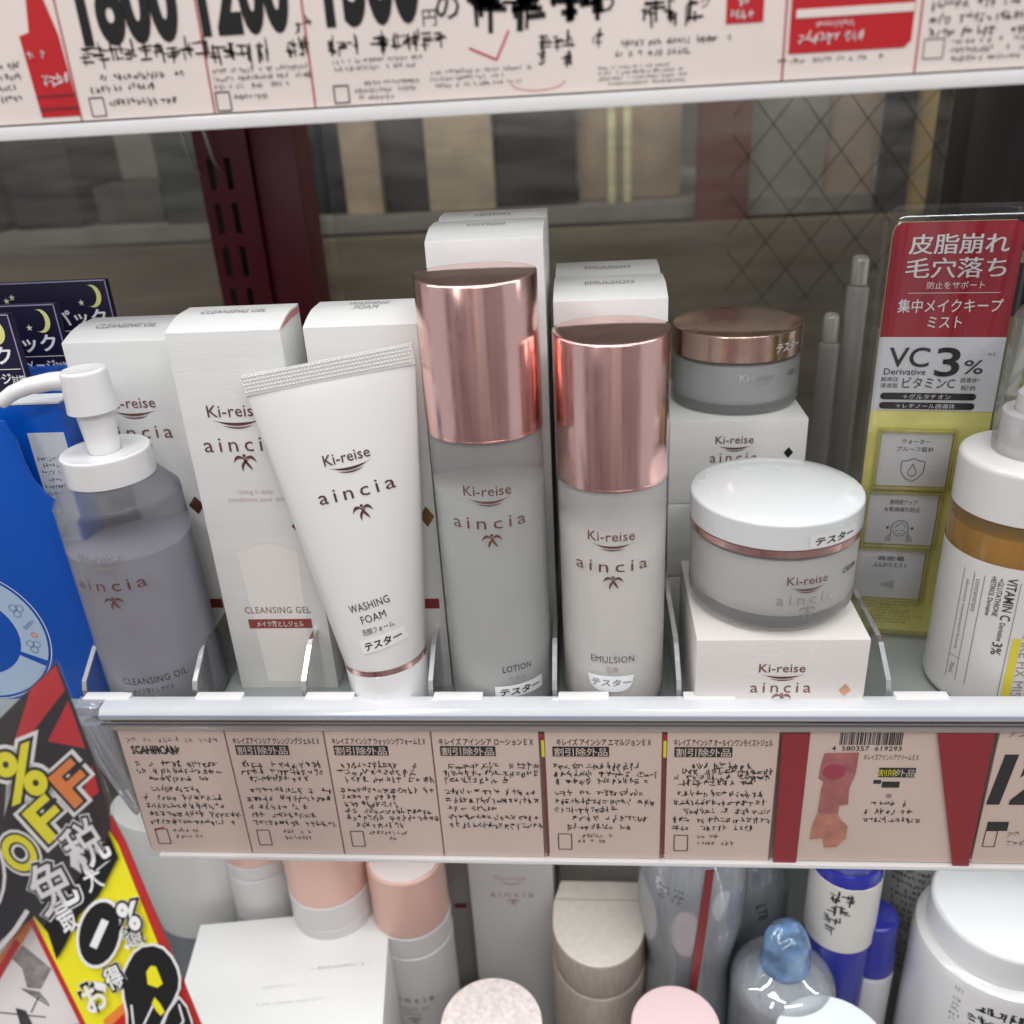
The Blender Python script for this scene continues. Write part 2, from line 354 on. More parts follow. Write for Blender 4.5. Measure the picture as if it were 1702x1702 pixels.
# acrylic dividers
DG = 'clear acrylic dividers along the shelf'
def divider(x, where):
    t = thing('shelf_divider', 'clear acrylic divider ' + where, 'divider', (x, 0, FZ), group=DG)
    prof = [(0.0085, 0.0005), (0.0085, 0.0185), (0.0100, 0.0222), (0.0240, 0.0310), (0.0270, 0.0320), (0.20, 0.0325), (0.20, 0.0005)]
    prism('panel', prof, -0.0007, 0.0007, ACRYL, t)
    V = []; F = []; pts = [(0.0083, 0.0005), (0.0083, 0.0187), (0.0098, 0.0224), (0.0239, 0.0313), (0.0269, 0.0323), (0.20, 0.0328)]; pin = [(0.0092, 0.0005), (0.0092, 0.0185), (0.0104, 0.0217), (0.0243, 0.0304), (0.0271, 0.0314), (0.20, 0.0318)]
    for x_ in (-0.0010, 0.0010):
        for a in pts + pin: V.append((x_,) + a)
    n = len(pts)
    for i in range(n - 1):
        F += [(i, i + 1, i + 1 + 2 * n, i + 2 * n), (i, i + n, i + n + 1, i + 1), (i + 2 * n, i + 1 + 2 * n, i + n + 1 + 2 * n, i + n + 2 * n), (i + n, i + n + 2 * n, i + n + 1 + 2 * n, i + n + 1)]
    mesh('edge', V, F, ACRE, t)
    box('foot', 0.0015, 0.0225, 0.0030, 0.0080, 0.0155, 0.0183, WHITEG, t, bevel=0.0008)
    return t
for x, wh in ((-0.2215, 'left of the pump bottle, at the left end of the rail'), (-0.1715, 'between the pump bottle and the cleansing gel box'), (-0.1232, 'between the cleansing gel box and the white tube'), (-0.0682, 'between the white tube and the lotion bottle'), (-0.0158, 'between the lotion bottle and the emulsion bottle'), (0.0355, 'between the emulsion bottle and the cream box'), (0.1194, 'right of the cream box, before the label bottle')):
    divider(x, wh)

# ================================================================== PRICE CARDS
rnd = random.Random(5)
CG = 'beige price cards in the lower strip'
def card(x0, x1, title, label, rev='割引除外品', seed=1, square=True, m=CARDB, extra=None, rows=(3, 5), tw=None, group=CG):
    t = thing('price_card', label, 'price card', (x0, -0.0028, -0.0118), group=group); W = x1 - x0; rn = random.Random(seed)
    slab('card', [(0, 0), (W, 0), (W, -0.0705), (0, -0.0705)], 0.0008, m, t)
    d = Decal(P_plane((0, 0, 0)), 0.0002)
    if title: d.text(title, W * 0.5, -0.0056, BLACK, w=tw or W * 0.88, h=0.0037, bold=0.012)
    else:
        d.scribble(0.003, -0.003, W * 0.92, -0.0075, 1, PRINTD, rn, wd=0.00018); d.text('SCAHIRCAN', 0.004, -0.0108, PRINTD, w=0.0205, h=0.0048, bold=0.03, align='L')
        d.scribble(0.003, -0.0085, 0.024, -0.0130, 1, PRINTD, rn, size=0.004, wd=0.0004)
    if rev:
        d.rect(0.003, -0.0132, 0.0265, -0.0080, BLACK); d.text(rev, 0.01475, -0.0106, CARDB, w=0.0222, h=0.0043, bold=0.008, lift=1)
    d.scribble(0.003, -0.0165, W * 0.97, -0.0285, rows[0], BLACK, rn, wd=0.0005, dens=0.93, size=0.0033)
    d.scribble(0.003, -0.0305, W * 0.96, -0.0545, rows[1], BLACK, rn, wd=0.00045, dens=0.92, size=0.0031)
    if square:
        d.line([(0.004, -0.0565), (0.0098, -0.0565), (0.0098, -0.0655), (0.004, -0.0655), (0.004, -0.0565)], 0.00045, PRINTD)
        d.scribble(0.0125, -0.0555, 0.029, -0.0625, 2, PRINTD, rn, wd=0.00025)
    if extra: extra(d, W)
    d.line([(W - 0.0002, 0), (W - 0.0002, -0.0703)], 0.0004, mat('card_edge_line', (0.20, 0.06, 0.05), 0.5))
    d.build('lettering', t); return t
card(-0.2045, -0.1568, None, 'leftmost beige price card, title illegible, with a red mark on its small square', None, 3, extra=lambda d, W: d.line([(0.0038, -0.0572), (0.0085, -0.0557)], 0.001, RED))
card(-0.1566, -0.1136, 'キレイズアインシア クレンジングジェルＥＸ', 'beige price card under the cleansing gel box', seed=4)
card(-0.1134, -0.0678, 'キレイズ アインシア ウォッシングフォームＥＸ', 'beige price card under the white tube, washing foam title', seed=7, rows=(3, 6))
card(-0.0676, -0.0224, 'キレイズ アインシア ローションＥＸ', 'beige price card under the lotion bottle, no square at its foot', seed=9, square=False)
def ry(d, W):
    d.rect(-0.0016, -0.0048, -0.0003, -0.0016, RED); d.rect(-0.0016, -0.0135, -0.0003, -0.0048, YEL); d.rect(-0.0013, -0.0698, -0.0005, -0.0135, MAROON)
card(-0.0202, 0.0284, 'キレイズ アインシア エマルジョンＥＸ', 'beige price card under the emulsion bottle, red and yellow edge', seed=12, extra=ry, tw=0.039)
card(0.0302, 0.0754, 'キレイズ アインシア オールインワンモイストジェル', 'beige price card under the cream box, left of the red bar', seed=15, extra=ry, rows=(4, 5))
o = slab('red_card', [(0.0761, -0.0125), (0.0868, -0.0125), (0.0868, -0.083), (0.0772, -0.083)], 0.0008, mat('dark_red_card', (0.33, 0.012, 0.022), 0.4)); o.location = (0, -0.0036, 0)
tag(o, 'narrow dark red bar card in the strip left of the barcode card', 'card')
# barcode card
t = thing('price_card', 'beige price card with barcode and torn pink sticker', 'price card', (0.0872, -0.0028, -0.0085), group=CG)
slab('card', [(0, 0), (0.0700, 0), (0.0700, -0.0735), (0, -0.0735)], 0.0008, CARDB, t)
d = Decal(P_plane(), 0.0002); rn = random.Random(21); u = 0.0118
while u < 0.0365:
    wd = rn.choice((0.0002, 0.0002, 0.0004, 0.0006)); d.rect(u, -0.0098, u + wd, -0.0025, BLACK); u += wd + rn.choice((0.0002, 0.0003, 0.0005))
d.text('4  580357  619293', 0.0228, -0.0116, BLACK, w=0.0275, h=0.0024, bold=0.004)
d.text('キレイズアインシアクリームＥＸ', 0.0330, -0.0160, PRINTD, w=0.0215, h=0.0031, bold=0.004)
d.rect(0.0290, -0.0265, 0.0435, -0.0215, BLACK)
d.text('割除', 0.0325, -0.0240, YEL, h=0.0036, lift=1); d.text('外品', 0.0395, -0.0240, CARDB, h=0.0038, lift=1)
d.rect(0.0275, -0.0300, 0.0305, -0.0280, BLACK); d.rect(0.031, -0.0320, 0.038, -0.0288, BLACK)
d.disc(0.0345, -0.0365, 0.0012, PRINTG)
d.scribble(0.0255, -0.0385, 0.048, -0.0520, 3, PRINTD, rn, wd=0.0004)
d.build('lettering', t)
d = Decal(P_plane(), 0.0004)
PK = mat('torn_pink_sticker', (0.50, 0.16, 0.15), 0.4, vary=0.35, vscale=120); PK2 = mat('torn_salmon_sticker', (0.60, 0.24, 0.17), 0.4, vary=0.25, vscale=120)
d.poly([(0.0065, -0.014), (0.0200, -0.0135), (0.0198, -0.0245), (0.0180, -0.0330), (0.0185, -0.041), (0.0150, -0.042), (0.0148, -0.0465), (0.0065, -0.0455), (0.0068, -0.0330), (0.0075, -0.0290), (0.0052, -0.0270), (0.0056, -0.0200)], PK)
d.poly([(0.0065, -0.0460), (0.0145, -0.0462), (0.0165, -0.0500), (0.0195, -0.0530), (0.0195, -0.0600), (0.0160, -0.0650), (0.0110, -0.0655), (0.0100, -0.0600), (0.0045, -0.0610), (0.0050, -0.0530)], PK2, lift=0.3)
d.disc(0.0110, -0.0235, 0.0045, mat('deep_pink_blot', (0.42, 0.045, 0.09), 0.4), lift=0.5, ry=0.0040)
d.build('torn_sticker', t)
slab_r = slab('red_card', [(0.1362, -0.0115), (0.1578, -0.0110), (0.1590, -0.0825), (0.1525, -0.0825)], 0.0008, mat('dark_red_card', (0.33, 0.012, 0.022), 0.4)); slab_r.location = (0, -0.0042, 0)
tag(slab_r, 'red wedge card narrowing downward right of the barcode card', 'card')
t = thing('price_card', 'rightmost lower price card with large black 12', 'price card', (0.1605, -0.0028, -0.0085), group=CG)
slab('card', [(0, 0), (0.10, 0), (0.10, -0.0735), (0, -0.0735)], 0.0008, CARDB, t)
d = Decal(P_plane(), 0.0002); d.text('アンレーベル', 0.0035, -0.0040, PRINTD, h=0.0031, bold=0.004, align='L'); d.text('1200', 0.0022, -0.0275, BLACK, w=0.050, h=0.027, bold=0.05, res=4, align='L', skew=0.12)
d.rect(0.0030, -0.0550, 0.0115, -0.0500, BLACK); d.line([(0.0030, -0.0550), (0.0078, -0.0550), (0.0078, -0.0640), (0.0030, -0.0640), (0.0030, -0.0550)], 0.0004, PRINTD)
d.scribble(0.012, -0.054, 0.04, -0.064, 2, PRINTG, random.Random(3), wd=0.0003); d.build('lettering', t)

# upper cards
UG = 'pink price cards on the top shelf'
def ucard(x0, x1, label, fn, m=CARDP):
    t = thing('price_card', label, 'price card', (x0, -0.0022, 0.2268), group=UG); W = x1 - x0
    slab('card', [(0, 0), (W, 0), (W, 0.098), (0, 0.098)], 0.0008, m, t)
    d = Decal(P_plane(), 0.0002); fn(d, W)
    d.line([(W - 0.0002, 0), (W - 0.0002, 0.09)], 0.0004, RED); d.build('lettering', t)
BN = 0.045
def u1(d, W):
    x = W - 0.0138
    d.poly([(x + 0.001, 0.0015), (x + 0.0135, 0.0015), (x + 0.0125, 0.024), (x + 0.0090, 0.0400), (x + 0.0062, 0.0400), (x + 0.0035, 0.0250), (x + 0.0002, 0.0242)], RED)
    d.rect(x + 0.001, 0.0072, x + 0.0134, 0.0078, MAROON, lift=1); d.rect(x + 0.001, 0.0035, x + 0.0134, 0.0042, MAROON, lift=1)
    d.scribble(x + 0.0015, 0.021, x + 0.006, 0.017, 1, WHITEI, rnd, wd=0.0004, lift=1.5); d.scribble(x + 0.0015, 0.0140, x + 0.013, 0.0095, 1, WHITEI, rnd, wd=0.0005, lift=1.5)
    d.scribble(x - 0.012, 0.018, x - 0.002, 0.006, 4, PRINTD, rnd, wd=0.00035); d.disc(x - 0.015, 0.031, 0.008, RED)
ucard(-0.300, -0.1560, 'leftmost pink top price card with red ribbon block', u1)
def u2(d, W):
    d.text('1800', 0.0215, 0.0330, BLACK, w=0.031, h=0.026, bold=BN, res=5)
    d.scribble(0.004, 0.0215, 0.0405, 0.0145, 1, PRINTD, rnd, size=0.0055, wd=0.00045, dens=1)
    d.scribble(0.0045, 0.0130, 0.0405, 0.0070, 2, PRINTD, rnd, wd=0.00028)
    d.line([(0.0035, 0.0010), (0.0080, 0.0010), (0.0080, 0.0062), (0.0035, 0.0062), (0.0035, 0.0010)], 0.00035, PRINTD); d.scribble(0.0095, 0.0062, 0.030, 0.003, 1, PRINTD, rnd, wd=0.00025)
ucard(-0.1558, -0.1130, 'pink top price card with a smudged figure ending in 800', u2)
def u3(d, W):
    d.text('1200', 0.0140, 0.0335, BLACK, w=0.0275, h=0.026, bold=BN, res=5); d.scribble(0.0285, 0.0240, 0.032, 0.0205, 1, PRINTD, rnd, wd=0.0005, size=0.0035)
    d.scribble(0.001, 0.0195, 0.0305, 0.0135, 1, PRINTD, rnd, size=0.0055, wd=0.0005); d.scribble(0.001, 0.0125, 0.031, 0.0060, 3, PRINTD, rnd, wd=0.00025)
    d.line([(0.0008, 0.0005), (0.0052, 0.0005), (0.0052, 0.0057), (0.0008, 0.0057), (0.0008, 0.0005)], 0.0004, PRINTD); d.scribble(0.0065, 0.0052, 0.017, 0.0028, 1, PRINTD, rnd, wd=0.00025)
ucard(-0.1128, -0.0812, 'pink top price card reading 1200', u3)
def u4(d, W):
    d.text('1300', 0.0205, 0.0348, BLACK, w=0.0285, h=0.028, bold=BN, res=5); d.text('円', 0.0370, 0.0220, PRINTD, h=0.0042); d.text('の', 0.0425, 0.0245, PRINTD, h=0.0065, bold=0.012)
    r2 = random.Random(77)
    d.scribble(0.048, 0.034, 0.085, 0.0165, 1, BLACK, r2, size=0.013, wd=0.0016, dens=1); d.scribble(0.048, 0.034, 0.083, 0.0175, 1, BLACK, r2, size=0.011, wd=0.0012, dens=1)
    d.text('ろ', 0.0875, 0.0240, PRINTD, h=0.007); d.scribble(0.098, 0.034, 0.114, 0.0155, 2, BLACK, r2, size=0.007, wd=0.0006)
    d.scribble(0.0055, 0.0190, 0.0200, 0.0130, 1, PRINTD, rnd, size=0.0048, wd=0.00045); d.scribble(0.021, 0.0190, 0.050, 0.0140, 1, PRINTD, rnd, size=0.0045, wd=0.0004)
    d.scribble(0.0065, 0.0130, 0.035, 0.0090, 2, PRINTD, rnd, wd=0.00022); d.line([(0.0060, 0.0008), (0.0105, 0.0008), (0.0105, 0.0055), (0.0060, 0.0055), (0.0060, 0.0008)], 0.0004, PRINTD)
    d.scribble(0.012, 0.0068, 0.032, 0.0008, 3, PRINTD, rnd, wd=0.00022); d.scribble(0.0345, 0.0085, 0.066, 0.0030, 3, PRINTD, rnd, wd=0.00022)
    d.scribble(0.066, 0.0165, 0.088, 0.0070, 2, PRINTD, rnd, size=0.0045, wd=0.0004); d.scribble(0.089, 0.0135, 0.125, 0.008, 2, PRINTD, rnd, wd=0.00025); d.scribble(0.086, 0.0068, 0.115, 0.0010, 4, PRINTD, rnd, wd=0.00022)
    d.line([(0.0480, 0.0135), (0.0560, 0.0100), (0.0600, 0.0175)], 0.0005, RED); d.ring(0.068, 0.0035, 0.008, 0.0002, RED, a0=180, a1=360, ry=0.3)
    d.text('ク', 0.1165, 0.0215, PRINTD, h=0.003); d.rect(0.1225, 0.0155, 0.1330, 0.0240, RED); d.scribble(0.1235, 0.0230, 0.1320, 0.0160, 2, WHITEI, rnd, wd=0.0005, lift=1.5)
ucard(-0.0810, 0.0585, 'wide pink top price card reading 1300 with smeared writing', u4)
def u5(d, W):
    d.poly([(0.0010, 0.0068), (0.0335, 0.0068), (0.0352, 0.0085), (0.0352, 0.036), (0.0010, 0.036)], RED); d.rect(0.0025, 0.0158, 0.0350, 0.0180, CARDP, lift=1)
    d.scribble(0.0080, 0.0150, 0.018, 0.0128, 1, WHITEI, rnd, wd=0.00035, lift=1.5); d.scribble(0.0035, 0.0128, 0.020, 0.0085, 1, WHITEI, rnd, wd=0.0005, lift=1.5); d.scribble(0.003, 0.0300, 0.024, 0.0200, 2, WHITEI, rnd, wd=0.0006, lift=1.5)
    d.scribble(-0.002, 0.0060, 0.027, 0.0038, 1, PRINTD, rnd, wd=0.0002)
ucard(0.0587, 0.0960, 'pink top price card with red block and pale stripe', u5)
def u6(d, W):
    d.scribble(0.0020, 0.026, 0.040, 0.008, 5, PRINTD, rnd, wd=0.00028); d.line([(0.0015, 0.0035), (0.0070, 0.0035), (0.0070, 0.0085), (0.0015, 0.0085), (0.0015, 0.0035)], 0.0004, PRINTG)
    d.scribble(0.009, 0.0085, 0.040, 0.002, 3, PRINTD, rnd, wd=0.00025)
ucard(0.0962, 0.2200, 'rightmost pink top price card with lines of small print', u6)

# ================================================================== CARTONS
def carton(name, label, cat, x0, x1, y0, dep, z0, h, curved=True, m=CARTON, group=None, rise=0.0038, run=0.018):
    W = x1 - x0; t = thing(name, label, cat, ((x0 + x1) / 2, y0, z0), group=group)
    if curved:
        prof = [(0, 0), (0, h)] + [(run * i / 8, h + rise * math.sin(R(90 * i / 8))) for i in range(1, 9)] + [(dep, h + rise), (dep, 0)]
    else: prof = [(0, 0), (0, h), (dep, h), (dep, 0)]
    prism('body', prof, -W / 2, W / 2, m, t, bevel=0.0005)
    return t
TG = 'white skincare cartons standing on the shelf'
def toptext(t, words, y, h, w=0.024, run=0.018, rise=0.0038):
    def f(u, v, k): return Vector((u, y + v, h + rise * math.sin(math.pi / 2 * max(0, min(1, (y + v) / run))) + k))
    d = Decal(f, 0.0003)
    for i, s in enumerate(words): d.text(s, 0, -i * 0.0062, PRINTG, w=w * len(s) / max(len(k) for k in words), h=0.0046, res=3)
    d.build('top_lettering', t)
# cleansing oil
t = carton('carton', 'white carton behind the pump bottle, cleansing oil on its top', 'carton', -0.2198, -0.1726, 0.058, 0.030, FZ, 0.1598, group=TG)
d = Decal(P_plane(), 0.0002); logo(d, 0.0005, 0.1330, PRINT, kw=0.0215, aw=0.031); diamond(d, 0.0195, 0.084, 0.0036, BRONZE); d.text('CLEANSING OIL', 0.002, 0.040, PRINTG, w=0.028, bold=0.01); d.rect(-0.014, 0.0300, 0.0215, 0.0350, MAROON); d.build('lettering', t)
toptext(t, ['CLEANSING OIL'], 0.0130, 0.1598, 0.027)
# cleansing gel
t = carton('carton', 'white carton with cleansing gel on its front, maroon band low down', 'carton', -0.1632, -0.1172, 0.035, 0.028, FZ, 0.1680, group=TG)
d = Decal(P_plane(), 0.0002); logo(d, -0.0010, 0.1358, PRINT, kw=0.0225, aw=0.031, gap=0.0145, mgap=0.0078)
d.text('Using it daily', 0.0015, 0.1000, PRINTP, w=0.0150, bold=0.0); d.text('conditions your skin', 0.0015, 0.0965, PRINTP, w=0.0245)
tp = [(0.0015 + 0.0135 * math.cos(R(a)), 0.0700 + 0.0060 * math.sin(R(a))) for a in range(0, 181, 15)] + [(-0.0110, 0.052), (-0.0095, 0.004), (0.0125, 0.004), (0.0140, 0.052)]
d.off = 0.0001; d.poly(tp, mat('pale_warm_tube_patch', (0.82, 0.785, 0.74), 0.25)); d.off = 0.0002  # paler, warmer tube-shaped patch on the carton front
diamond(d, 0.0180, 0.0838, 0.0037, MAROON); d.text('CLEANSING GEL', 0.0012, 0.0425, mat('mauve_print', (0.24, 0.13, 0.12), 0.4), w=0.0300, h=0.0034, bold=0.004, spacing=1.1)
d.rect(-0.0132, 0.0330, 0.0158, 0.0378, mat('brick_print', (0.28, 0.055, 0.045), 0.4)); d.text('メイク落としジェル', 0.0013, 0.0354, WHITEI, w=0.0215, h=0.0031, bold=0.006, lift=1)
d.ring(0.0015, 0.0700, 0.0110, 0.00018, mat('emboss_print', (0.66, 0.64, 0.64), 0.4), a0=10, a1=170, ry=0.55)
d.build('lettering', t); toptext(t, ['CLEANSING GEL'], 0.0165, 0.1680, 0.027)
d = Decal(P_plane((0.0231, 0, 0), (0, 1, 0), (0, 0, 1), (1, 0, 0)), 0.0002)
pts = [(0.0008, 0.1675)] + [(0.0008 + 0.0170 * i / 8, 0.1675 + 0.0036 * math.sin(R(90 * i / 8))) for i in range(1, 9)] + [(0.027, 0.1711), (0.027, 0.1685), (0.0140, 0.1685)]
d.poly(pts, mat('rose_inner_shade', (0.55, 0.22, 0.24), 0.4)); d.build('rose_flap_shade', t)  # flat rose strip painting the pinkish shadow inside the carton flap
# washing foam
t = carton('carton', 'white carton behind the white tube, washing foam on its top', 'carton', -0.1085, -0.0640, 0.036, 0.028, FZ, 0.1680, group=TG)
d = Decal(P_plane(), 0.0002); logo(d, 0, 0.1330, PRINT); diamond(d, 0.0185, 0.0868, 0.0032, GOLDF, 1.5); d.rect(-0.015, 0.0420, 0.0200, 0.0470, MAROON); d.build('lettering', t)
toptext(t, ['WASHING', 'FOAM'], 0.0210, 0.1680, 0.0165)
# lotion cartons
for k, (y, lab) in enumerate(((0.060, 'tall white carton directly behind the lotion bottle'), (0.0900, 'rear tall white carton, behind the first lotion carton'))):
    t = carton('carton', lab, 'carton', -0.0625, -0.0160, y, 0.029, FZ, 0.1940, group=TG)
    toptext(t, ['LOTION'], 0.0150, 0.1940, 0.0150)
for k, (y, lab) in enumerate(((0.060, 'white carton directly behind the emulsion bottle'), (0.0935, 'rear white carton, behind the first emulsion carton'))):
    t = carton('carton', lab, 'carton', -0.0130, 0.0325, y, 0.030, FZ, 0.1690, group=TG)
    toptext(t, ['EMULSION'], 0.0150, 0.1690, 0.0200)
    d = Decal(P_plane(), 0.0002); logo(d, 0, 0.130, PRINT); d.build('lettering', t)
# front cream box
t = carton('cream_box', 'low cream carton in front under the white lidded jar', 'carton', 0.0415, 0.1085, -0.0002 + 0.0045, 0.066, FZ, 0.0455, curved=False, m=CARTONP)
d = Decal(P_plane(), 0.0002); logo(d, 0.0005, 0.0322, PRINT, kw=0.0182, aw=0.0240, gap=0.0095, mgap=0.0055); diamond(d, 0.0258, 0.0215, 0.0024, COPPER); d.build('lettering', t)
d = Decal(P_plane((0, 0.010, 0.0455), (1, 0, 0), (0, 1, 0), (0, 0, 1)), 0.0002); d.scribble(-0.015, 0.0012, 0.010, -0.0002, 1, PRINTP, rnd, wd=0.00012); d.build('top_lettering', t)
# rear cream boxes (stacked)
SG = 'white square cartons stacked behind the jar'
for i, (z0, lab) in enumerate(((FZ, 'bottom white square carton of the rear stack'), (FZ + 0.0205, 'middle white square carton of the rear stack'), (0.0425, 'top white square carton of the rear stack, under the bronze lidded jar'))):
    h = 0.0195 if i == 0 else 0.0395 if i == 1 else 0.0420
    t = carton('square_box', lab, 'carton', 0.0380 + (i == 0) * 0.001, 0.1010 + (i == 0) * 0.001, 0.100, 0.066, z0, h, curved=False, group=SG)
    if i == 2:
        d = Decal(P_plane(), 0.0002); logo(d, -0.0015, 0.0325, PRINT, kw=0.0175, aw=0.0220, gap=0.0090, mgap=0.0055); diamond(d, 0.0235, 0.0255, 0.0022, BLACK); d.build('lettering', t)

# ================================================================== BOTTLES
def sticker(f, u, v, w, h, parent, text='テスター', n=10, rot=0, m=LABELW, tm=BLACK, tw=None):
    d = Decal(f, 0.0003); d.rect(u - w / 2, v - h / 2, u + w / 2, v + h / 2, m, n=n, rot=rot)
    d.text(text, u, v, tm, w=tw or w * 0.82, h=h * 0.62, bold=0.022, lift=0.6, rot=rot, skew=0.12); d.build('tester_sticker', parent)
def capped_bottle(name, label, x, y, r, z0, ztop, zcap, shell, liquid, level, lid=ROSE, rb=0.002):
    t = thing(name, label, 'bottle', (x, y, z0)); H = ztop - z0; C_ = zcap - z0
    rc = r + 0.0004
    lathe('bottle_body', [(0, 0)] + arc(r - rb, rb, rb, -90, 0, 8) + [(r, C_ - 0.0035), (r - 0.0006, C_ - 0.0008), (r - 0.002, C_ - 0.0004), (0, C_ - 0.0004)], shell, t, 96)
    ri = r - 0.0016
    lathe('liquid', [(0, 0.003)] + arc(ri - rb * 0.9, 0.003 + rb * 0.9, rb * 0.9, -90, 0, 8) + [(ri, level), (0, level)], liquid, t, 64)
    # cap: cylinder whose top is cut by two shallow planes meeting in a ridge
    V = []; F = []; n = 96
    zb = C_
    for i in range(n):
        a = 2 * math.pi * i / n; V.append((rc * math.cos(a), rc * math.sin(a), zb))
    def topz(y_): return H - 0.0006 + 0.0030 * (1 - ((y_ / rc - 0.15) / 1.15) ** 2) if y_ > 0.15 * rc else H - 0.0006 + 0.0030 - 0.0030 * ((0.15 * rc - y_) / (1.15 * rc)) ** 1.0
    def curvey(x_): return 0.16 * rc * (1 - (x_ / rc) ** 2)
    rings = 14; idx = []
    for j in range(rings):
        k = (1.0, 0.985, 0.96)[j] if j < 3 else 0.96 * (1 - (j - 2) / (rings - 2)); ring = []
        for i in range(n):
            a = 2 * math.pi * i / n; x_, y_ = rc * k * math.cos(a), rc * k * math.sin(a)
            yr = curvey(x_)    # ridge line bows backwards
            z_ = H + 0.0014 * (1 - min(1, abs(y_ - yr) / rc)) - (0.0007 if j == 0 else 0.00015 if j == 1 else 0)
            ring.append(len(V)); V.append((x_, y_, z_))
        idx.append(ring)
    c0 = len(V); V.append((0, 0, H + 0.0014 * (1 - 0.16)))
    for i in range(n):
        j = (i + 1) % n; F.append((i, j, idx[0][j], idx[0][i]))
        for q in range(rings - 1): F.append((idx[q][i], idx[q][j], idx[q + 1][j], idx[q + 1][i]))
        F.append((idx[-1][i], idx[-1][j], c0))
    F.append(tuple(range(n - 1, -1, -1)))
    o = mesh('cap', V, F, lid, t, smooth=True, ang=62)
    lathe('cap_rim', [(rc - 0.0003, zb - 0.0005), (rc + 0.00012, zb - 0.0004), (rc + 0.00012, zb + 0.0003), (rc - 0.0003, zb + 0.0004)], lid, t, 96)
    return t
SH_LOT = mat('frosted_shell_grey', (0.84, 0.85, 0.84), 0.24, trans=0.78, vary=0.05, vscale=70, bump=0.06, bscale=900, ior=1.15, spec=0.6)
SH_EMU = mat('frosted_shell_white', (0.90, 0.89, 0.87), 0.22, trans=0.65, vary=0.04, vscale=70, bump=0.06, bscale=900, ior=1.15, spec=0.6)
LQ_LOT = mat('lotion_liquid', (0.52, 0.525, 0.51), 0.5)
LQ_EMU = mat('emulsion_liquid', (0.86, 0.83, 0.79), 0.5)
t = capped_bottle('lotion_bottle', 'tall frosted grey bottle with rose gold cap, tester sticker at its foot', -0.0398, 0.030, 0.0221, FZ, 0.1688, 0.1118, SH_LOT, LQ_LOT, 0.1045)
d = Decal(P_cyl(0.0221, z0=0, a0=-86), 0.0002); logo(d, 0.0, 0.1103, PRINT, kw=0.0185, aw=0.0300, gap=0.0135, mgap=0.0075)
d.text('LOTION', 0.0075, 0.0290, PRINTD, w=0.0125, h=0.0031, bold=0.004, spacing=1.1); d.text('化粧水', 0.0075, 0.0240, PRINTG, w=0.0078, h=0.0028); d.build('lettering', t)
sticker(P_cyl(0.0221, a0=-86), 0.0085, 0.0178, 0.0220, 0.0060, t)
t = capped_bottle('emulsion_bottle', 'shorter milky white bottle with rose gold cap, silver tester sticker', 0.0092, 0.031, 0.0215, FZ, 0.1463, 0.0905, SH_EMU, LQ_EMU, 0.0850, rb=0.008)
d = Decal(P_cyl(0.0215, a0=-95), 0.0002); logo(d, 0.0008, 0.0895, PRINT, kw=0.0185, aw=0.0300, gap=0.0132, mgap=0.0070)
d.text('EMULSION', 0.0010, 0.0328, PRINTD, w=0.0180, h=0.0032, spacing=1.1, res=3); d.text('乳液', 0.0010, 0.0278, PRINTG, w=0.0050, h=0.0028); d.build('lettering', t)
d = Decal(P_cyl(0.0215, a0=-95), 0.0003); SS = mat('silver_sticker', (0.88, 0.91, 0.93), 0.25)
for i in range(16):
    ua, ub = -0.0095 + 0.0195 * i / 16, -0.0095 + 0.0195 * (i + 1) / 16
    fb = lambda u: 0.0248 - 0.0080 * math.sqrt(max(0, 1 - ((u - 0.00025) / 0.00976) ** 4)) 
    d.add([(ua, fb(ua)), (ub, fb(ub)), (ub, 0.0248), (ua, 0.0248)], [(0, 1, 2, 3)], SS)
d.text('テスター', 0.0005, 0.0215, PRINTG, w=0.0165, h=0.0035, bold=0.02, lift=0.8, skew=0.1); d.build('tester_sticker', t)

# pump bottle
t = thing('pump_bottle', 'frosted grey violet pump bottle with white pump head at the left', 'bottle', (-0.1952, 0.0320, FZ), (0, R(-1.0), 0))
t.scale = (1.03, 1.03, 1.005)
SH_P = mat('frosted_shell_violet', (0.84, 0.84, 0.88), 0.24, trans=0.9, vary=0.05, vscale=70, bump=0.06, bscale=900, ior=1.15); LQ_P = mat('oil_liquid', (0.33, 0.32, 0.36), 0.4)
rB = 0.0247
lathe('bottle_body', [(0, 0)] + arc(rB - 0.003, 0.003, 0.003, -90, 0, 5) + [(rB, 0.100)] + arc(rB - 0.0030, 0.1005, 0.0030, 0, 62, 6) + [(0.0185, 0.1090), (0.0150, 0.1102), (0.0150, 0.1125), (0, 0.1125)], SH_P, t, 96)
lathe('liquid', [(0, 0.003)] + arc(rB - 0.0046, 0.006, 0.003, -90, 0, 5) + [(rB - 0.0014, 0.0810), (0, 0.0810)], LQ_P, t, 64)
lathe('collar', [(0.0165, 0.1095), (0.0172, 0.1100), (0.0172, 0.1202)] + arc(0.0164, 0.1208, 0.0008, 0, 90, 4) + [(0.0150, 0.1212), (0.0130, 0.1209), (0.0062, 0.1209)], WHITEP, t, 80)
lathe('stem', [(0.0060, 0.1200), (0.0072, 0.1400), (0, 0.1400)], WHITEP, t, 48)
lathe('pump_head', [(0, 0.1382), (0.0092, 0.1382), (0.0097, 0.1386), (0.0086, 0.1535)] + arc(0.0074, 0.1540, 0.0012, 10, 90, 5) + [(0.0066, 0.1549), (0, 0.1549)], WHITEP, t, 56)
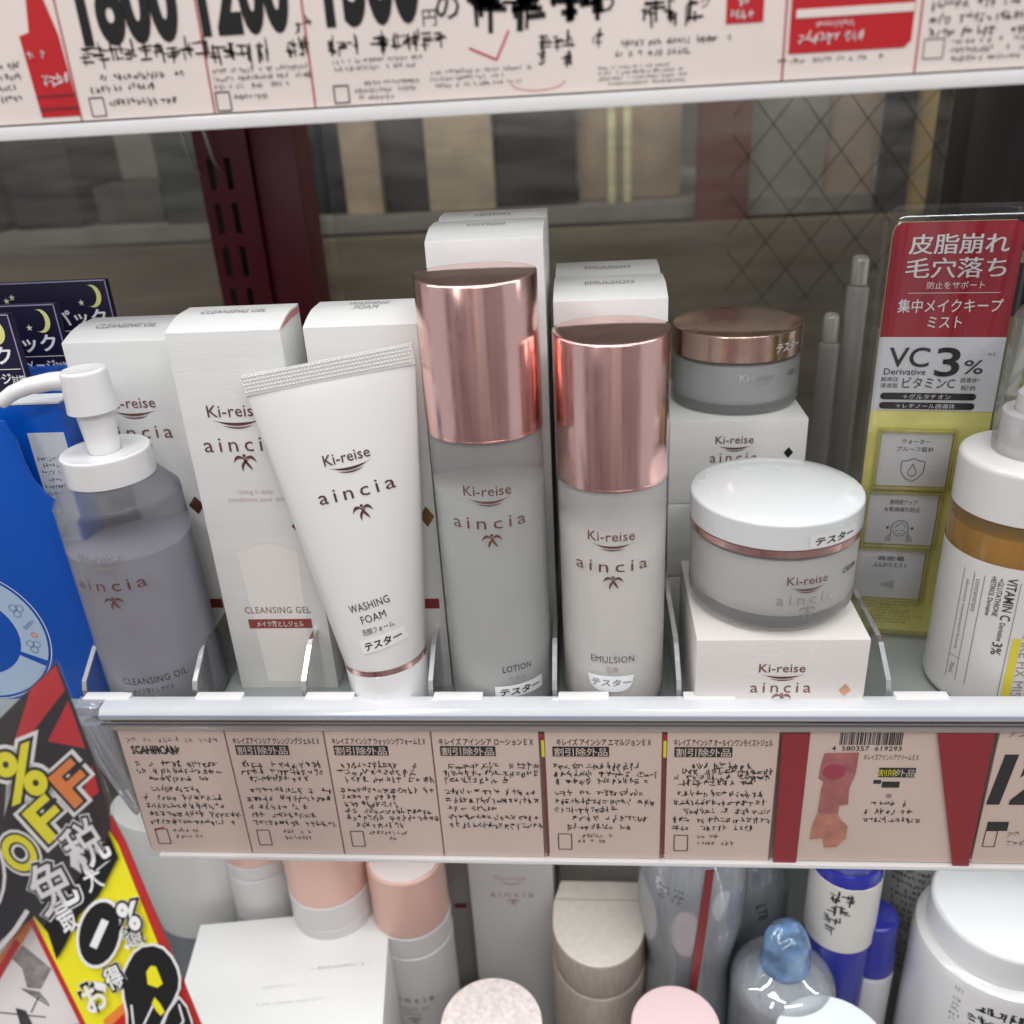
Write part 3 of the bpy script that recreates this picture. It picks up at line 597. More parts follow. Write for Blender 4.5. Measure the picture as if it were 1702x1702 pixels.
tube('spout', [(-0.004, -0.001, 0.1508), (-0.012, -0.003, 0.1515), (-0.020, -0.005, 0.1507), (-0.026, -0.0065, 0.1488), (-0.0315, -0.008, 0.1455)], [0.0042, 0.0036, 0.0033, 0.0030, 0.0027], WHITEP, t, 24)
d = Decal(P_cyl(rB, a0=-90), 0.0002); logo(d, 0.0, 0.0840, PRINTG, kw=0.0185, aw=0.030, gap=0.0125, mgap=0.008, m2=PRINT)
d.text('CLEANSING OIL', 0.0075, 0.0245, PRINTD, w=0.0270, h=0.0034, bold=0.004, spacing=1.1); d.text('メイク落としオイル', 0.0060, 0.0195, PRINTD, w=0.0170, h=0.0028); d.build('lettering', t)

# squeeze tube
t = thing('squeeze_tube', 'white squeeze tube standing on its cap, crimped top edge, tilted left', 'tube', (-0.0866, 0.0185, FZ), (R(-4.0), R(-4.6), 0))
TUBEM = mat('white_tube_plastic', (0.77, 0.765, 0.75), 0.27, sss=0.05, coat=0.15)
zA, zB = 0.031, 0.1505; NZ = 40; NA = 96
def tub(tt, a):   # tt 0 bottom .. 1 top
    rr = 0.0176; s = tt ** 1.15
    hw = rr + (0.0342 - rr) * (tt ** 0.9); hd = rr * (1 - s) ** 0.85 + 0.0004
    ca, sa = math.cos(a), math.sin(a); return hw * ca, hd * sa
V = []; F = []
V.append((0, 0, zA))
for j in range(NZ + 1):
    tt = j / NZ; z = zA + (zB - zA) * tt
    for i in range(NA):
        x, y = tub(tt, 2 * math.pi * i / NA); V.append((x, y, z + 0.075 * x * tt * tt))
for i in range(NA): F.append((0, 1 + (i + 1) % NA, 1 + i))
for j in range(NZ):
    for i in range(NA):
        a = 1 + j * NA; F.append((a + i, a + (i + 1) % NA, a + NA + (i + 1) % NA, a + NA + i))
F.append(tuple(1 + NZ * NA + i for i in range(NA)))
mesh('tube_body', V, F, TUBEM, t, smooth=True, ang=50)
# crimp: five rows of little ribs
V, F = boxv(-0.0344, 0.0344, -0.0007, 0.0007, zB - 0.0006, zB + 0.0074); V = [(x, y, z + 0.075 * x) for x, y, z in V]
mesh('crimp', V, F, TUBEM, t)
V = []; F = []
for rw in range(5):
    for k in range(52):
        x = -0.0338 + 0.0013 * (k + 0.5 * (rw % 2)); z = zB + 0.0008 + rw * 0.00145 + 0.075 * x; b = len(V)
        V += [(x - 0.00052, -0.0007, z), (x, -0.0007, z - 0.0006), (x + 0.00052, -0.0007, z), (x, -0.0007, z + 0.0006), (x, -0.00135, z)]
        F += [(b, b + 1, b + 4), (b + 1, b + 2, b + 4), (b + 2, b + 3, b + 4), (b + 3, b, b + 4)]
o = mesh('crimp_ribs', V, F, TUBEM, t); o['kind'] = 'stuff'
lathe('ring_band', [(0.0170, 0.0282), (0.0178, 0.0284), (0.0178, 0.0306), (0.0172, 0.0310)], ROSE, t, 72)
lathe('cap', [(0, 0.0)] + arc(0.0161, 0.0012, 0.0012, -90, 0, 4) + [(0.0176, 0.0276), (0.0172, 0.0281), (0, 0.0281)], WHITEG, t, 72)
def ftube(u, v, h):
    tt = max(0, min(1, (v - zA) / (zB - zA))); s = tt ** 1.15; rr = 0.0176
    hw = rr + (0.0342 - rr) * (tt ** 0.9); hd = rr * (1 - s) ** 0.85 + 0.0004
    ca = max(-0.98, min(0.98, u / hw)); return Vector((u, -hd * math.sqrt(1 - ca * ca) - h, v))
def turned(f, u0, v0, deg):
    c, n_ = math.cos(R(deg)), math.sin(R(deg))
    return lambda u, v, h: f(u0 + (u - u0) * c - (v - v0) * n_, v0 + (u - u0) * n_ + (v - v0) * c, h)
d = Decal(turned(ftube, 0.0035, 0.112, 7), 0.00035); logo(d, 0.0035, 0.1210, mat('dark_rose_print', (0.12, 0.06, 0.055), 0.3, 0.4), kw=0.0190, aw=0.0315, gap=0.0140, mgap=0.0085); d.build('logo', t); FT = turned(ftube, 0.0035, 0.052, 11); d = Decal(FT, 0.00035)
d.text('WASHING', 0.0035, 0.0605, PRINTD, w=0.0172, h=0.0033, spacing=1.08, res=3); d.text('FOAM', 0.0035, 0.0550, PRINTD, w=0.0105, h=0.0033, spacing=1.08, res=3); d.text('洗顔フォーム', 0.0035, 0.0497, PRINTD, w=0.0135, h=0.0028)
d.build('lettering', t); sticker(FT, 0.0035, 0.0437, 0.0190, 0.0060, t, n=8)

# jars
JSH = mat('frosted_jar_glass', (0.86, 0.87, 0.88), 0.22, trans=0.8, ior=1.2); JLQ = mat('jar_cream', (0.66, 0.65, 0.60), 0.5)  # one even colour for the cream inside the jar
jz = FZ + 0.0457
t = thing('cream_jar', 'frosted jar with glossy white lid and rose ring on the cream box', 'jar', (0.0752, 0.0385, jz))
rJ = 0.0335
lathe('jar_body', [(0, 0)] + arc(rJ - 0.0085, 0.0085, 0.0085, -90, 0, 10) + [(rJ, 0.0335), (rJ - 0.0006, 0.0355), (0, 0.0355)], JSH, t, 96)
lathe('cream', [(0, 0.006)] + arc(rJ - 0.0105, 0.0145, 0.0085, -90, 0, 8) + [(rJ - 0.002, 0.0335), (0, 0.0335)], JLQ, t, 72)
lathe('ring_band', [(rJ - 0.001, 0.0356), (rJ + 0.0004, 0.0358), (rJ + 0.0004, 0.0386), (rJ - 0.001, 0.0388)], ROSE, t, 96)
lathe('lid', [(rJ - 0.001, 0.0389), (rJ + 0.0005, 0.0392), (rJ + 0.0005, 0.0485)] + arc(rJ - 0.0008, 0.0487, 0.0013, 0, 70, 4) + [(rJ - 0.006, 0.0512), (rJ - 0.016, 0.0524), (0, 0.0528)], mat('jar_lid_white', (0.75, 0.78, 0.79), 0.10, coat=0.5, smudge=0.2), t, 96)
d = Decal(P_cyl(rJ, a0=-77), 0.0002); logo(d, 0.0, 0.0258, PRINT, kw=0.0165, aw=0.0235, gap=0.0085, mgap=0.0055, m2=SILVERP); d.text('CREAM', 0.0210, 0.0255, PRINTD, w=0.0095, h=0.0026, bold=0.01); d.build('lettering', t)
sticker(P_cyl(rJ + 0.0005, a0=-72), 0.0070, 0.0425, 0.0225, 0.0055, t, m=mat('lid_sticker', (0.82, 0.82, 0.80), 0.2))
t = thing('cream_jar', 'grey frosted jar with bronze metal lid on the rear boxes', 'jar', (0.0720, 0.1340, 0.0847))
rK = 0.0300
lathe('jar_body', [(0, 0)] + arc(rK - 0.003, 0.003, 0.003, -90, 0, 6) + [(rK, 0.0235), (rK - 0.001, 0.0250), (0, 0.0250)], JSH, t, 96)
lathe('gel', [(0, 0.004)] + arc(rK - 0.006, 0.008, 0.004, -90, 0, 5) + [(rK - 0.002, 0.023), (0, 0.023)], mat('jar_gel', (0.46, 0.48, 0.47), 0.4), t, 64)
lathe('lid', [(rK - 0.001, 0.0252), (rK + 0.0006, 0.0256), (rK + 0.0006, 0.0366)] + arc(rK - 0.0006, 0.0368, 0.0012, 0, 70, 4) + [(rK - 0.006, 0.0392), (0, 0.0402)], ROSEB, t, 96)
d = Decal(P_cyl(rK, a0=-80), 0.0002); d.text('Ki-reise', 0.0, 0.0185, SILVERP, w=0.0155, bold=0.004); d.crescent(0, 0.0150, 0.014, 0.001, 0.0004, SILVERP); d.text('GEL', 0.020, 0.0180, PRINTD, w=0.006); d.build('lettering', t)
d = Decal(P_cyl(rK + 0.0006, a0=-55), 0.0003); d.text('テスター', 0.0030, 0.0312, WHITEI, w=0.0155, h=0.0045, bold=0.02, skew=0.15); d.build('tester_sticker', t)

# ================================================================== NAVY BOXES
NG = 'navy face pack boxes standing in a row at the left'
for (x1, y0, h, lab) in ((-0.2170, 0.100, 0.1780, 'rearmost navy box with moon and stars, beside the white cartons'), (-0.2290, 0.075, 0.1730, 'middle navy box with yellow moon, behind the front one'), (-0.2342, 0.050, 0.1745, 'frontmost navy box with yellow moon, cut by the left edge')):
    t = carton('navy_box', lab, 'box', x1 - 0.085, x1, y0, 0.004, FZ, h, curved=False, m=NAVY, group=NG)
    d = Decal(P_plane((0.0425, 0, h)), 0.0002)
    V = [(0.0042 * math.cos(R(a)), 0.0052 * math.sin(R(a))) for a in range(-110, 111, 20)] + [(-0.0016 + 0.0036 * math.cos(R(a)), 0.0048 * math.sin(R(a))) for a in range(105, -106, -21)]
    d.poly(V, MOON, u=-0.0075, v=-0.0072, rot=-8)
    for (u, v) in ((-0.0135, -0.0100), (-0.046, -0.0065), (-0.049, -0.0080)):
        pts = [((0.0016 if i % 2 == 0 else 0.0006) * math.cos(R(90 + 36 * i)), (0.0016 if i % 2 == 0 else 0.0006) * math.sin(R(90 + 36 * i))) for i in range(10)]
        d.poly(pts, mat('star_cream', (0.75, 0.74, 0.6), 0.4), u=u, v=v)
    d.text('ヘアパック', -0.0250, -0.0170, WHITEI, w=0.0440, h=0.0078, bold=0.02); d.line([(-0.075, -0.0228), (-0.001, -0.0228)], 0.0003, WHITEI)
    d.text('肌ダメージ', -0.0180, -0.0268, WHITEI, w=0.0235, h=0.0050, bold=0.012); d.text('対策', -0.0030, -0.0272, WHITEI, w=0.0065, h=0.0034)
    d.line([(-0.084, -0.0002), (0, -0.0002), (0, -0.17)], 0.0005, mat('lilac_edge', (0.35, 0.33, 0.5), 0.4)); d.build('lettering', t)

# ================================================================== BLUE PACKAGES
t = carton('blue_carton', 'blue carton with white instruction panel, behind the blue card', 'carton', -0.2900, -0.2150, 0.0370, 0.012, FZ, 0.1400, curved=False, m=BLUE)
d = Decal(P_plane((0.0375, 0, 0.1400)), 0.0002); d.rect(-0.0170, -0.0700, -0.0010, -0.0120, mat('panel_white', (0.62, 0.66, 0.70), 0.4)); rn = random.Random(8)
d.scribble(-0.0160, -0.0220, -0.0015, -0.0640, 13, INKB, rn, wd=0.0002, dens=0.95); d.build('lettering', t)
V, F = boxv(-0.0375, 0.0375, 0, 0.012, 0.1402, 0.1410); mesh('open_flap', V, F, mat('flap_white', (0.75, 0.77, 0.78), 0.4), t)
t2 = thing('blue_carton', 'second blue carton half hidden behind the pump head', 'carton', (-0.2300, 0.058, FZ))
box('body', -0.050, 0.0240, 0, 0.030, 0, 0.1460, BLUE, t2, bevel=0.0005)
d = Decal(P_plane((0, 0, 0)), 0.0002); d.rect(0.006, 0.085, 0.0235, 0.1330, mat('panel_grey', (0.45, 0.48, 0.52), 0.4)); d.scribble(0.007, 0.1300, 0.0230, 0.090, 12, PRINTD, rn, wd=0.0002, dens=0.95); d.build('lettering', t2)
# big blue die-cut card in front
t = thing('blue_card', 'large glossy blue die cut card with ring diagram at the left edge', 'card', (-0.2300, 0.0270, -0.030))
out = [(-0.110, 0), (0.0080, 0), (0.0110, 0.030), (0.0120, 0.070), (0.0100, 0.1080)]
out += [(0.0100, 0.1105), (0.0045, 0.1165), (0.0010, 0.1230), (-0.0005, 0.1310), (-0.0010, 0.1420), (-0.0035, 0.1485), (-0.0080, 0.1500), (-0.110, 0.1500)]
slab('board', out, 0.0016, BLUE, t, bevel=0.0004)
d = Decal(P_plane((-0.0480, 0, 0.0470)), 0.0002)
for r0, r1, m_, L in ((0.0330, 0.0205, PALEB, 0),):
    n = 60
    for i in range(n):
        a, b = R(-90 + 180 * i / n), R(-90 + 180 * (i + 1) / n)
        if -32 < math.degrees(a) < -26: continue
        d.add([(r1 * math.cos(a), r1 * math.sin(a)), (r0 * math.cos(a), r0 * math.sin(a)), (r0 * math.cos(b), r0 * math.sin(b)), (r1 * math.cos(b), r1 * math.sin(b))], [(0, 1, 2, 3)], m_)
d.ring(0, 0, 0.0345, 0.0004, WHITEI, n=60, a0=-90, a1=90)
INKG = mat('soft_blue_ink', (0.16, 0.2, 0.42), 0.4)
for (a, rr) in ((30, 0.0270), (-12, 0.0265)):
    cx, cy = rr * math.cos(R(a)), rr * math.sin(R(a))
    for dx, dy in ((-0.0014, 0.0014), (0.0016, 0.0010), (-0.0002, -0.0018)): d.ring(cx + dx, cy + dy, 0.0017, 0.0003, INKG, n=14, lift=1)
d.text('保湿成分', 0.0268, 0.0060, INKG, w=0.0070, h=0.0020, rot=38, lift=1); d.ring(0.0278, 0.0005, 0.0013, 0.0005, ORANGE, n=8, lift=1)
d.build('lettering', t)

# ================================================================== MIST PACKAGE (right)
t = thing('blister_pack', 'tall blister packed card, crimson top and yellow base, at the right', 'package', (0.1222, 0.0815, -0.0165), (0, 0, R(-8)))
cw = 0.0485
slab('backing_card', [(0, 0), (cw, 0), (cw, 0.184), (cw - 0.001, 0.1875), (cw - 0.0035, 0.1890), (0.0035, 0.1890), (0.001, 0.1875), (0, 0.184)], 0.0010, mat('yellow_print_card', (0.95, 0.90, 0.30), 0.35, vary=0.15, vscale=40), t)
d = Decal(P_plane(), 0.0003); X = lambda k: k * cw
d.poly([(0, 0.1430), (cw, 0.1430), (cw, 0.184), (cw - 0.001, 0.1875), (cw - 0.0035, 0.1890), (0.0035, 0.1890), (0.001, 0.1875), (0, 0.184)], REDC)
d.rect(0, 0.1110, cw, 0.1430, mat('silver_card', (0.76, 0.79, 0.84), 0.3, 0.1), lift=0)
mc = cw * 0.52
for q_ in (-1, 0, 1): d.text('皮脂崩れ', mc + q_ * 0.00013, 0.1805, WHITEI, w=0.0365, h=0.0078, lift=1.3 + q_ * 0.3, res=3); d.text('毛穴落ち', mc + q_ * 0.00013, 0.1712 , WHITEI, w=0.0370, h=0.0080, lift=1.3 + q_ * 0.3, res=3)
d.text('防止をサポート', mc + 0.0010, 0.1643, WHITEI, w=0.0215, h=0.0030, bold=0.004, lift=1); d.line([(mc - 0.0165, 0.1612), (mc + 0.0180, 0.1612)], 0.00022, WHITEI, lift=1)
d.text('集中メイクキープ', mc, 0.1560, WHITEI, w=0.0395, h=0.0056, bold=0.008, lift=1); d.text('ミスト', mc - 0.001, 0.1493, WHITEI, w=0.0130, h=0.0048, bold=0.006, lift=1)
d.text('VC', 0.0125, 0.1345, BLACK, w=0.0160, h=0.0085, bold=0.01, lift=1, res=4); d.text('3', 0.0278, 0.1325, BLACK, w=0.0095, h=0.0125, bold=0.012, lift=1, res=5); d.text('%', 0.0380, 0.1305, BLACK, w=0.0075, h=0.0060, bold=0.004, lift=1); d.text('※3', 0.0440, 0.1360, PRINTG, w=0.0028, h=0.0015, lift=1)
d.text('Derivative', 0.0115, 0.1283, PRINTD, w=0.0165, h=0.0028, bold=0.004, lift=1)
d.text('超高圧', 0.0060, 0.1250, PRINTD, w=0.0070, h=0.0020, lift=1); d.text('浸透型', 0.0060, 0.1222, PRINTD, w=0.0070, h=0.0020, lift=1); d.text('ビタミンC', 0.0215, 0.1235, PRINTD, w=0.0205, h=0.0048, bold=0.003, lift=1); d.text('誘導体*', 0.0375, 0.1248, PRINTD, w=0.0075, h=0.0022, lift=1); d.text('配合', 0.0375, 0.1215, PRINTD, w=0.0060, h=0.0022, lift=1)
for v, s in ((0.1175, '＋グルタチオン'), (0.1133, '＋レチノール誘導体')):
    d.rect(0.0045, v - 0.0015, 0.0395, v + 0.0015, BLACK, lift=1); d.disc(0.0045, v, 0.0015, BLACK, 12, lift=1); d.disc(0.0395, v, 0.0015, BLACK, 12, lift=1)
    d.text(s, 0.0215, v, WHITEI, w=0.0190 if 'グ' in s else 0.0235, h=0.0022, lift=2)
d.scribble(0.006, 0.0150, 0.034, 0.0040, 7, mat('olive_print', (0.30, 0.27, 0.08), 0.4), rnd, wd=0.0002)
d.build('lettering', t)
SILV = mat('silver_panel', (0.76, 0.77, 0.80), 0.3, 0.1); YF = clear('yellow_blister', tint=(0.9, 0.86, 0.3), gloss=0.12, edge=0.8, body=0.35, body_col=(0.95, 0.9, 0.3), rough=0.08)
for (u0, v0, lab, s1, s2) in ((0.0052, 0.0765, 0, 'ウォーター', 'プルーフ設計'), (0.0036, 0.0475, 1, '透明感アップ', '＆乾燥崩れ防止'), (0.0018, 0.0190, 2, '高密着', 'ふんわりミスト')):
    w_, h_ = 0.0290, 0.0255
    o = slab('feature_panel', [(u0, v0), (u0 + w_, v0), (u0 + w_, v0 + h_), (u0, v0 + h_)], 0.0022, SILV, t, bevel=0.0006); o.location = (0, -0.0026, 0)
    d = Decal(P_plane((u0 + w_ / 2, 0, v0)), 0.0002)
    d.text(s1, 0, h_ - 0.0042, PRINTD, w=0.0115, h=0.0024, bold=0.003); d.text(s2, 0, h_ - 0.0077, PRINTD, w=0.0150, h=0.0024, bold=0.003)
    if lab == 0:
        sh = [(-0.0048, 0.0120), (-0.002, 0.0125), (0, 0.0135), (0.002, 0.0125), (0.0048, 0.0120), (0.0046, 0.0070), (0.0025, 0.0040), (0, 0.0025), (-0.0025, 0.0040), (-0.0046, 0.0070), (-0.0048, 0.0120)]
        d.line(sh, 0.0003, PRINTD); d.ring(0, 0.0068, 0.0017, 0.0003, PRINTD, n=14, a0=150, a1=390); d.line([(-0.0014, 0.0078), (0, 0.0108), (0.0014, 0.0078)], 0.0003, PRINTD)
    elif lab == 1:
        d.ring(0, 0.0078, 0.0037, 0.0003, PRINTD, n=18, a0=-20, a1=200, ry=1.2); d.ring(0, 0.0070, 0.0026, 0.00025, PRINTD, n=14, a0=180, a1=360)
        for s in (-1, 1):
            for q in range(4): d.line([(s * (0.0035 + q * 0.0007), 0.0065 - q * 0.001), (s * (0.0034 + q * 0.0007), 0.0015)], 0.00022, PRINTD)
            d.line([(s * 0.0006, 0.0072), (s * 0.0020, 0.0072)], 0.00025, PRINTD); diamond(d, s * 0.0052, 0.0085, 0.0007, PRINTD, 1.3)
        d.line([(-0.0026, 0.0085), (0.0006, 0.0112), (0.0028, 0.0085)], 0.00022, PRINTD); d.line([(-0.0008, 0.0056), (0.0008, 0.0056)], 0.0002, PRINTD)
    else:
        for q in range(9): d.line([(-0.0040 + q * 0.0008, 0.0075 - q * 0.0003), (-0.0040 + q * 0.0008, 0.0075 + q * 0.0003)], 0.0003, PRINTG)
    o2 = d.build('panel_print', o)
    V = []; F = []
    def fr(a, b, c, d_):
        v, f = boxv(a, b, -0.0016, 0.0016, c, d_); k = len(V); V.extend(v); F.extend([tuple(i + k for i in q) for q in f])
    fr(u0 - 0.0014, u0 - 0.0002, v0 - 0.0014, v0 + h_ + 0.0014); fr(u0 + w_ + 0.0002, u0 + w_ + 0.0014, v0 - 0.0014, v0 + h_ + 0.0014); fr(u0 - 0.0001, u0 + w_ + 0.0001, v0 - 0.0014, v0 - 0.0002); fr(u0 - 0.0001, u0 + w_ + 0.0001, v0 + h_ + 0.0002, v0 + h_ + 0.0014)
    mesh('moulded_frame', V, F, YF, o, bevel=0.0003)
# blister tray: raised rounded clear border
V = []; F = []
def rr(x0, x1, z0, z1, r, n=5):
    P = []
    for cx, cz, a in ((x1 - r, z1 - r, 0), (x0 + r, z1 - r, 90), (x0 + r, z0 + r, 180), (x1 - r, z0 + r, 270)):
        P += [(cx + r * math.cos(R(a + 90 * i / n)), cz + r * math.sin(R(a + 90 * i / n))) for i in range(n + 1)]
    return P
loops = [(rr(-0.0035, cw + 0.0035, -0.001, 0.1955, 0.007), 0.0008), (rr(-0.0018, cw + 0.0018, 0.0004, 0.1938, 0.006), 0.0006), (rr(-0.0010, cw + 0.001, 0.001, 0.1925, 0.006), -0.0050), (rr(0.0006, cw - 0.0006, 0.002, 0.1905, 0.005), -0.0062)]
n = len(loops[0][0])
for L, y in loops: V += [(a, y, b) for a, b in L]
for q in range(len(loops) - 1):
    for i in range(n): F.append((q * n + i, q * n + (i + 1) % n, (q + 1) * n + (i + 1) % n, (q + 1) * n + i))
F.append(tuple(3 * n + i for i in range(n)))
mesh('blister_shell', V, F, BLIST, t, smooth=True, ang=40)

# mist bottle
t = thing('mist_bottle', 'white label bottle with amber window and white pump cap at the right edge', 'bottle', (0.1732, 0.0400, FZ))
rM = 0.0264
AMB = mat('amber_plastic', (0.90, 0.64, 0.26), 0.08, trans=0.85, ior=1.3, coat=0.4)
lathe('bottle_body', [(0, 0)] + arc(rM - 0.0050, 0.0050, 0.0050, -90, 0, 8) + [(rM, 0.086), (rM - 0.0008, 0.0865), (0, 0.0865)], AMB, t, 96)
lathe('amber_liquid', [(0, 0.003), (rM - 0.004, 0.003), (rM - 0.0022, 0.006), (rM - 0.0022, 0.080), (0, 0.080)], mat('amber_liquid', (0.58, 0.33, 0.07), 0.3, vary=0.35, vscale=60, stretch=(1, 1, 0.1)), t, 64)
lathe('label_sleeve', arc(rM - 0.0048, 0.0048, 0.0050, -60, 0, 6) + [(rM + 0.0002, 0.0695)], mat('white_label_sleeve', (0.74, 0.72, 0.70), 0.3, coat=0.2), t, 96)
CAPM = mat('mist_cap_white', (0.74, 0.73, 0.72), 0.2, coat=0.3)
lathe('cap', [(rM - 0.001, 0.0868), (rM + 0.0003, 0.0870), (rM + 0.0003, 0.1055)] + arc(rM - 0.0022, 0.1060, 0.0025, 0, 90, 6) + [(0.0155, 0.1090), (0.0150, 0.1085), (0.0130, 0.1085)], CAPM, t, 96)
lathe('pump_collar', [(0.0140, 0.1080), (0.0142, 0.1240)] + arc(0.0134, 0.1245, 0.0008, 0, 90, 4) + [(0.0110, 0.1253), (0.0100, 0.1253)], CAPM, t, 64)
lathe('pump_head', [(0.0098, 0.1250), (0.0098, 0.1320), (0.0085, 0.1335), (0.0060, 0.1340), (0.0060, 0.1420), (0.0050, 0.1430), (0, 0.1430)], WHITEP, t, 56)
lathe('overcap', [(0.0155, 0.1085), (0.0165, 0.1200), (0.0160, 0.1600), (0.0140, 0.1640), (0, 0.1650)], BLIST, t, 64)
d = Decal(P_cyl(rM + 0.0002, a0=-135), 0.0002)
def vt(s, u, v, m_, w_, h_, bold=0.006): d.text(s, u, v, m_, w=w_, h=h_, bold=bold, rot=-90)
vt('LAB', 0.0245, 0.0560, PRINTG, 0.0170, 0.0070); vt('MAKE FIX MIST', 0.0195, 0.0260, PRINTG, 0.0360, 0.0040, 0.0); vt('VITAMIN C', 0.0100, 0.0560, PRINTD, 0.0190, 0.0036, 0.01); vt('Derivative', 0.0095, 0.0410, PRINTD, 0.0085, 0.0020); vt('3%', 0.0092, 0.0330, PRINTD, 0.0058, 0.0036, 0.01)
vt('+GLUTATHIONE', 0.0062, 0.0560, PRINTD, 0.0170, 0.0020); vt('+RETINOL Derivative', 0.0036, 0.0560, PRINTD, 0.0180, 0.0019)
d.rect(0.0142, 0.0060, 0.0172, 0.0390, mat('label_yellow', (0.72, 0.62, 0.05), 0.4), n=1)
for u in (-0.0085, -0.0040, 0.0000, 0.0128): d.rect(u, 0.012 if u < 0.01 else 0.004, u + 0.0003, 0.064, PRINTG)
d.line([(-0.0085, 0.0230), (-0.0040, 0.0230)], 0.0003, PRINTG); vt('70mL', -0.0062, 0.0170, PRINTG, 0.0060, 0.0020); vt('laboratory concentrated formula', -0.0062, 0.0430, PRINTG, 0.0330, 0.0018); vt('concentrate', -0.0020, 0.0540, PRINTG, 0.0150, 0.0018)
d.build('lettering', t)
# dark capped bottle further right and back
t = thing('dropper_bottle', 'pale yellow green bottle with black label band behind the pump cap', 'bottle', (0.1960, 0.0950, 0.060))
lathe('bottle_body', rounded(0.021, 0, 0.095, 0.003, 0.006), mat('pale_green_plastic', (0.50, 0.52, 0.28), 0.2, trans=0.4), t, 64)
lathe('label_band', [(0.0212, 0.0720), (0.0214, 0.0722), (0.0214, 0.0935), (0.0212, 0.0937)], BLACK, t, 64)
d = Decal(P_cyl(0.0214, a0=-120), 0.0002); d.text('2', 0.0, 0.078, WHITEI, h=0.006); d.build('lettering', t)
o = box('display_block', 0.172, 0.222, 0.083, 0.130, FZ, 0.060, mat('clear_block', (0.55, 0.56, 0.5), 0.2, trans=0.5), None, bevel=0.001)
tag(o, 'pale plastic block under the rightmost dark banded bottle', 'block')

# ================================================================== POP SIGNS bottom left (face tilted up towards the aisle)
org = Vector((-0.17156, -0.06797, 0.06991)); k = 0.00022
t = thing('sale_sign', 'glossy red black and yellow percent off sign in clear sleeve, bottom left', 'sign', org)
def Fs(u, v, h): return cR * u + cU * v - cF * (-0.0) - cF * h
def px(*p): return [((x - 100) * k, (1095 - y) * k) for x, y in p]
def plate(name, pts, thick, m_, z=0.0, parent=t):
    n = len(pts); V = [Fs(u, v, z) for u, v in pts] + [Fs(u, v, z - thick) for u, v in pts]
    F = [tuple(range(n)), tuple(range(2 * n - 1, n - 1, -1))] + [(i + n, (i + 1) % n + n, (i + 1) % n, i) for i in range(n)]
    return mesh(name, V, F, m_, parent)
plate('yellow_strip', px((60, 1440), (175, 1325), (196, 1365), (352, 1740), (182, 1740), (45, 1462)), 0.0006, mat('sign_red_border', (0.50, 0.03, 0.03), 0.35), 0.0)
plate('black_card', px((-40, 1235), (97, 1100), (148, 1232), (172, 1310), (175, 1345), (60, 1475), (-40, 1545)), 0.0006, BLACK, 0.0012)
d = Decal(Fs, 0.0001)
d.off = 0.0002; d.poly(px((68, 1450), (168, 1340), (186, 1368), (335, 1740), (192, 1740), (58, 1470)), YEL)
d.off = 0.00135
d.poly(px((60, 1138), (97, 1104), (110, 1140), (25, 1250)), RED); d.poly(px((115, 1155), (140, 1225), (85, 1215)), RED, lift=0.02); d.poly(px((150, 1250), (160, 1290), (130, 1310)), RED); d.poly(px((-38, 1260), (-5, 1225), (-30, 1400)), RED)
W1 = WHITEI
def otext(s, x, y, hpx, rot, c3, wpx=None, b=(0.13, 0.075, 0.03), base=0.0014):
    u, v = px((x, y))[0]; V, F, tw, th = text2d(s, b[2]); kk = hpx * k / th; ku = (wpx * k / tw) if wpx else kk
    for i, (bb, mm) in enumerate(((b[0], W1), (b[1], BLACK), (b[2], c3))):
        V, F, tw, th = text2d(s, bb, 4); d.off = base + 0.00012 * i; d.add(V, F, mm, u, v, rot, ku, kk)
otext('%', 46, 1262, 80, 22, YEL, 66)
for ch, x, y, c in (('O', 44, 1378, YEL), ('F', 84, 1328, YEL), ('F', 122, 1276, ORANGE)): otext(ch, x, y, 60, 42, c, 45)
d.off = 0.0014; d.poly(px((60, 1465), (118, 1380), (165, 1330), (172, 1345), (188, 1385), (160, 1440), (130, 1470), (112, 1510), (98, 1535), (85, 1495)), BLACK)
d.off = 0.0016; d.line(px((56, 1462), (38, 1490), (10, 1522), (-40, 1560)), 0.0016, W1); d.disc(*px((-30, 1412))[0], 55 * k, W1, ry=74 * k, lift=0.02); d.disc(*px((-31, 1412))[0], 51 * k, BLACK, ry=70 * k, lift=0.08); d.disc(*px((-34, 1414))[0], 44 * k, mat('disc_red', (0.62, 0.10, 0.05), 0.35), ry=58 * k, lift=0.14)
otext('免', 92, 1426, 78, 28, W1, 60, (0.085, 0.060, 0.012), 0.0018); otext('税', 140, 1366, 70, 32, W1, 58, (0.085, 0.060, 0.012), 0.0018)
otext('大', 152, 1415, 36, 25, W1, 26, (0.02, 0.02, 0.01), 0.0018); otext('最', 112, 1470, 48, 30, W1, 26, (0.02, 0.02, 0.01), 0.0018)
d.off = 0.0020; u, v = px((162, 1495))[0]; d.disc(u, v, 33 * k, W1, ry=52 * k, rot=-12); d.off = 0.0021; d.disc(u, v, 29 * k, BLACK, ry=47 * k, rot=-12); d.off = 0.0022; d.text('1', u, v, W1, h=44 * k, rot=-24, bold=0.05)
otext('%', 205, 1470, 44, 10, W1, 32, (0.12, 0.11, 0.04), 0.0020); otext('還', 212, 1500, 28, 15, W1, 26, (0.09, 0.06, 0.0), 0.0018); otext('お', 155, 1588, 42, 25, W1, 34, (0.14, 0.12, 0.02), 0.0018); otext('得', 182, 1560, 34, 25, W1, 26, (0.14, 0.12, 0.02), 0.0016)
d.off = 0.0007; d.poly(px((165, 1625), (205, 1590), (260, 1640), (300, 1740), (190, 1740)), ORANGE); d.off = 0.0009; d.poly(px((170, 1640), (195, 1615), (215, 1740), (190, 1740)), RED)
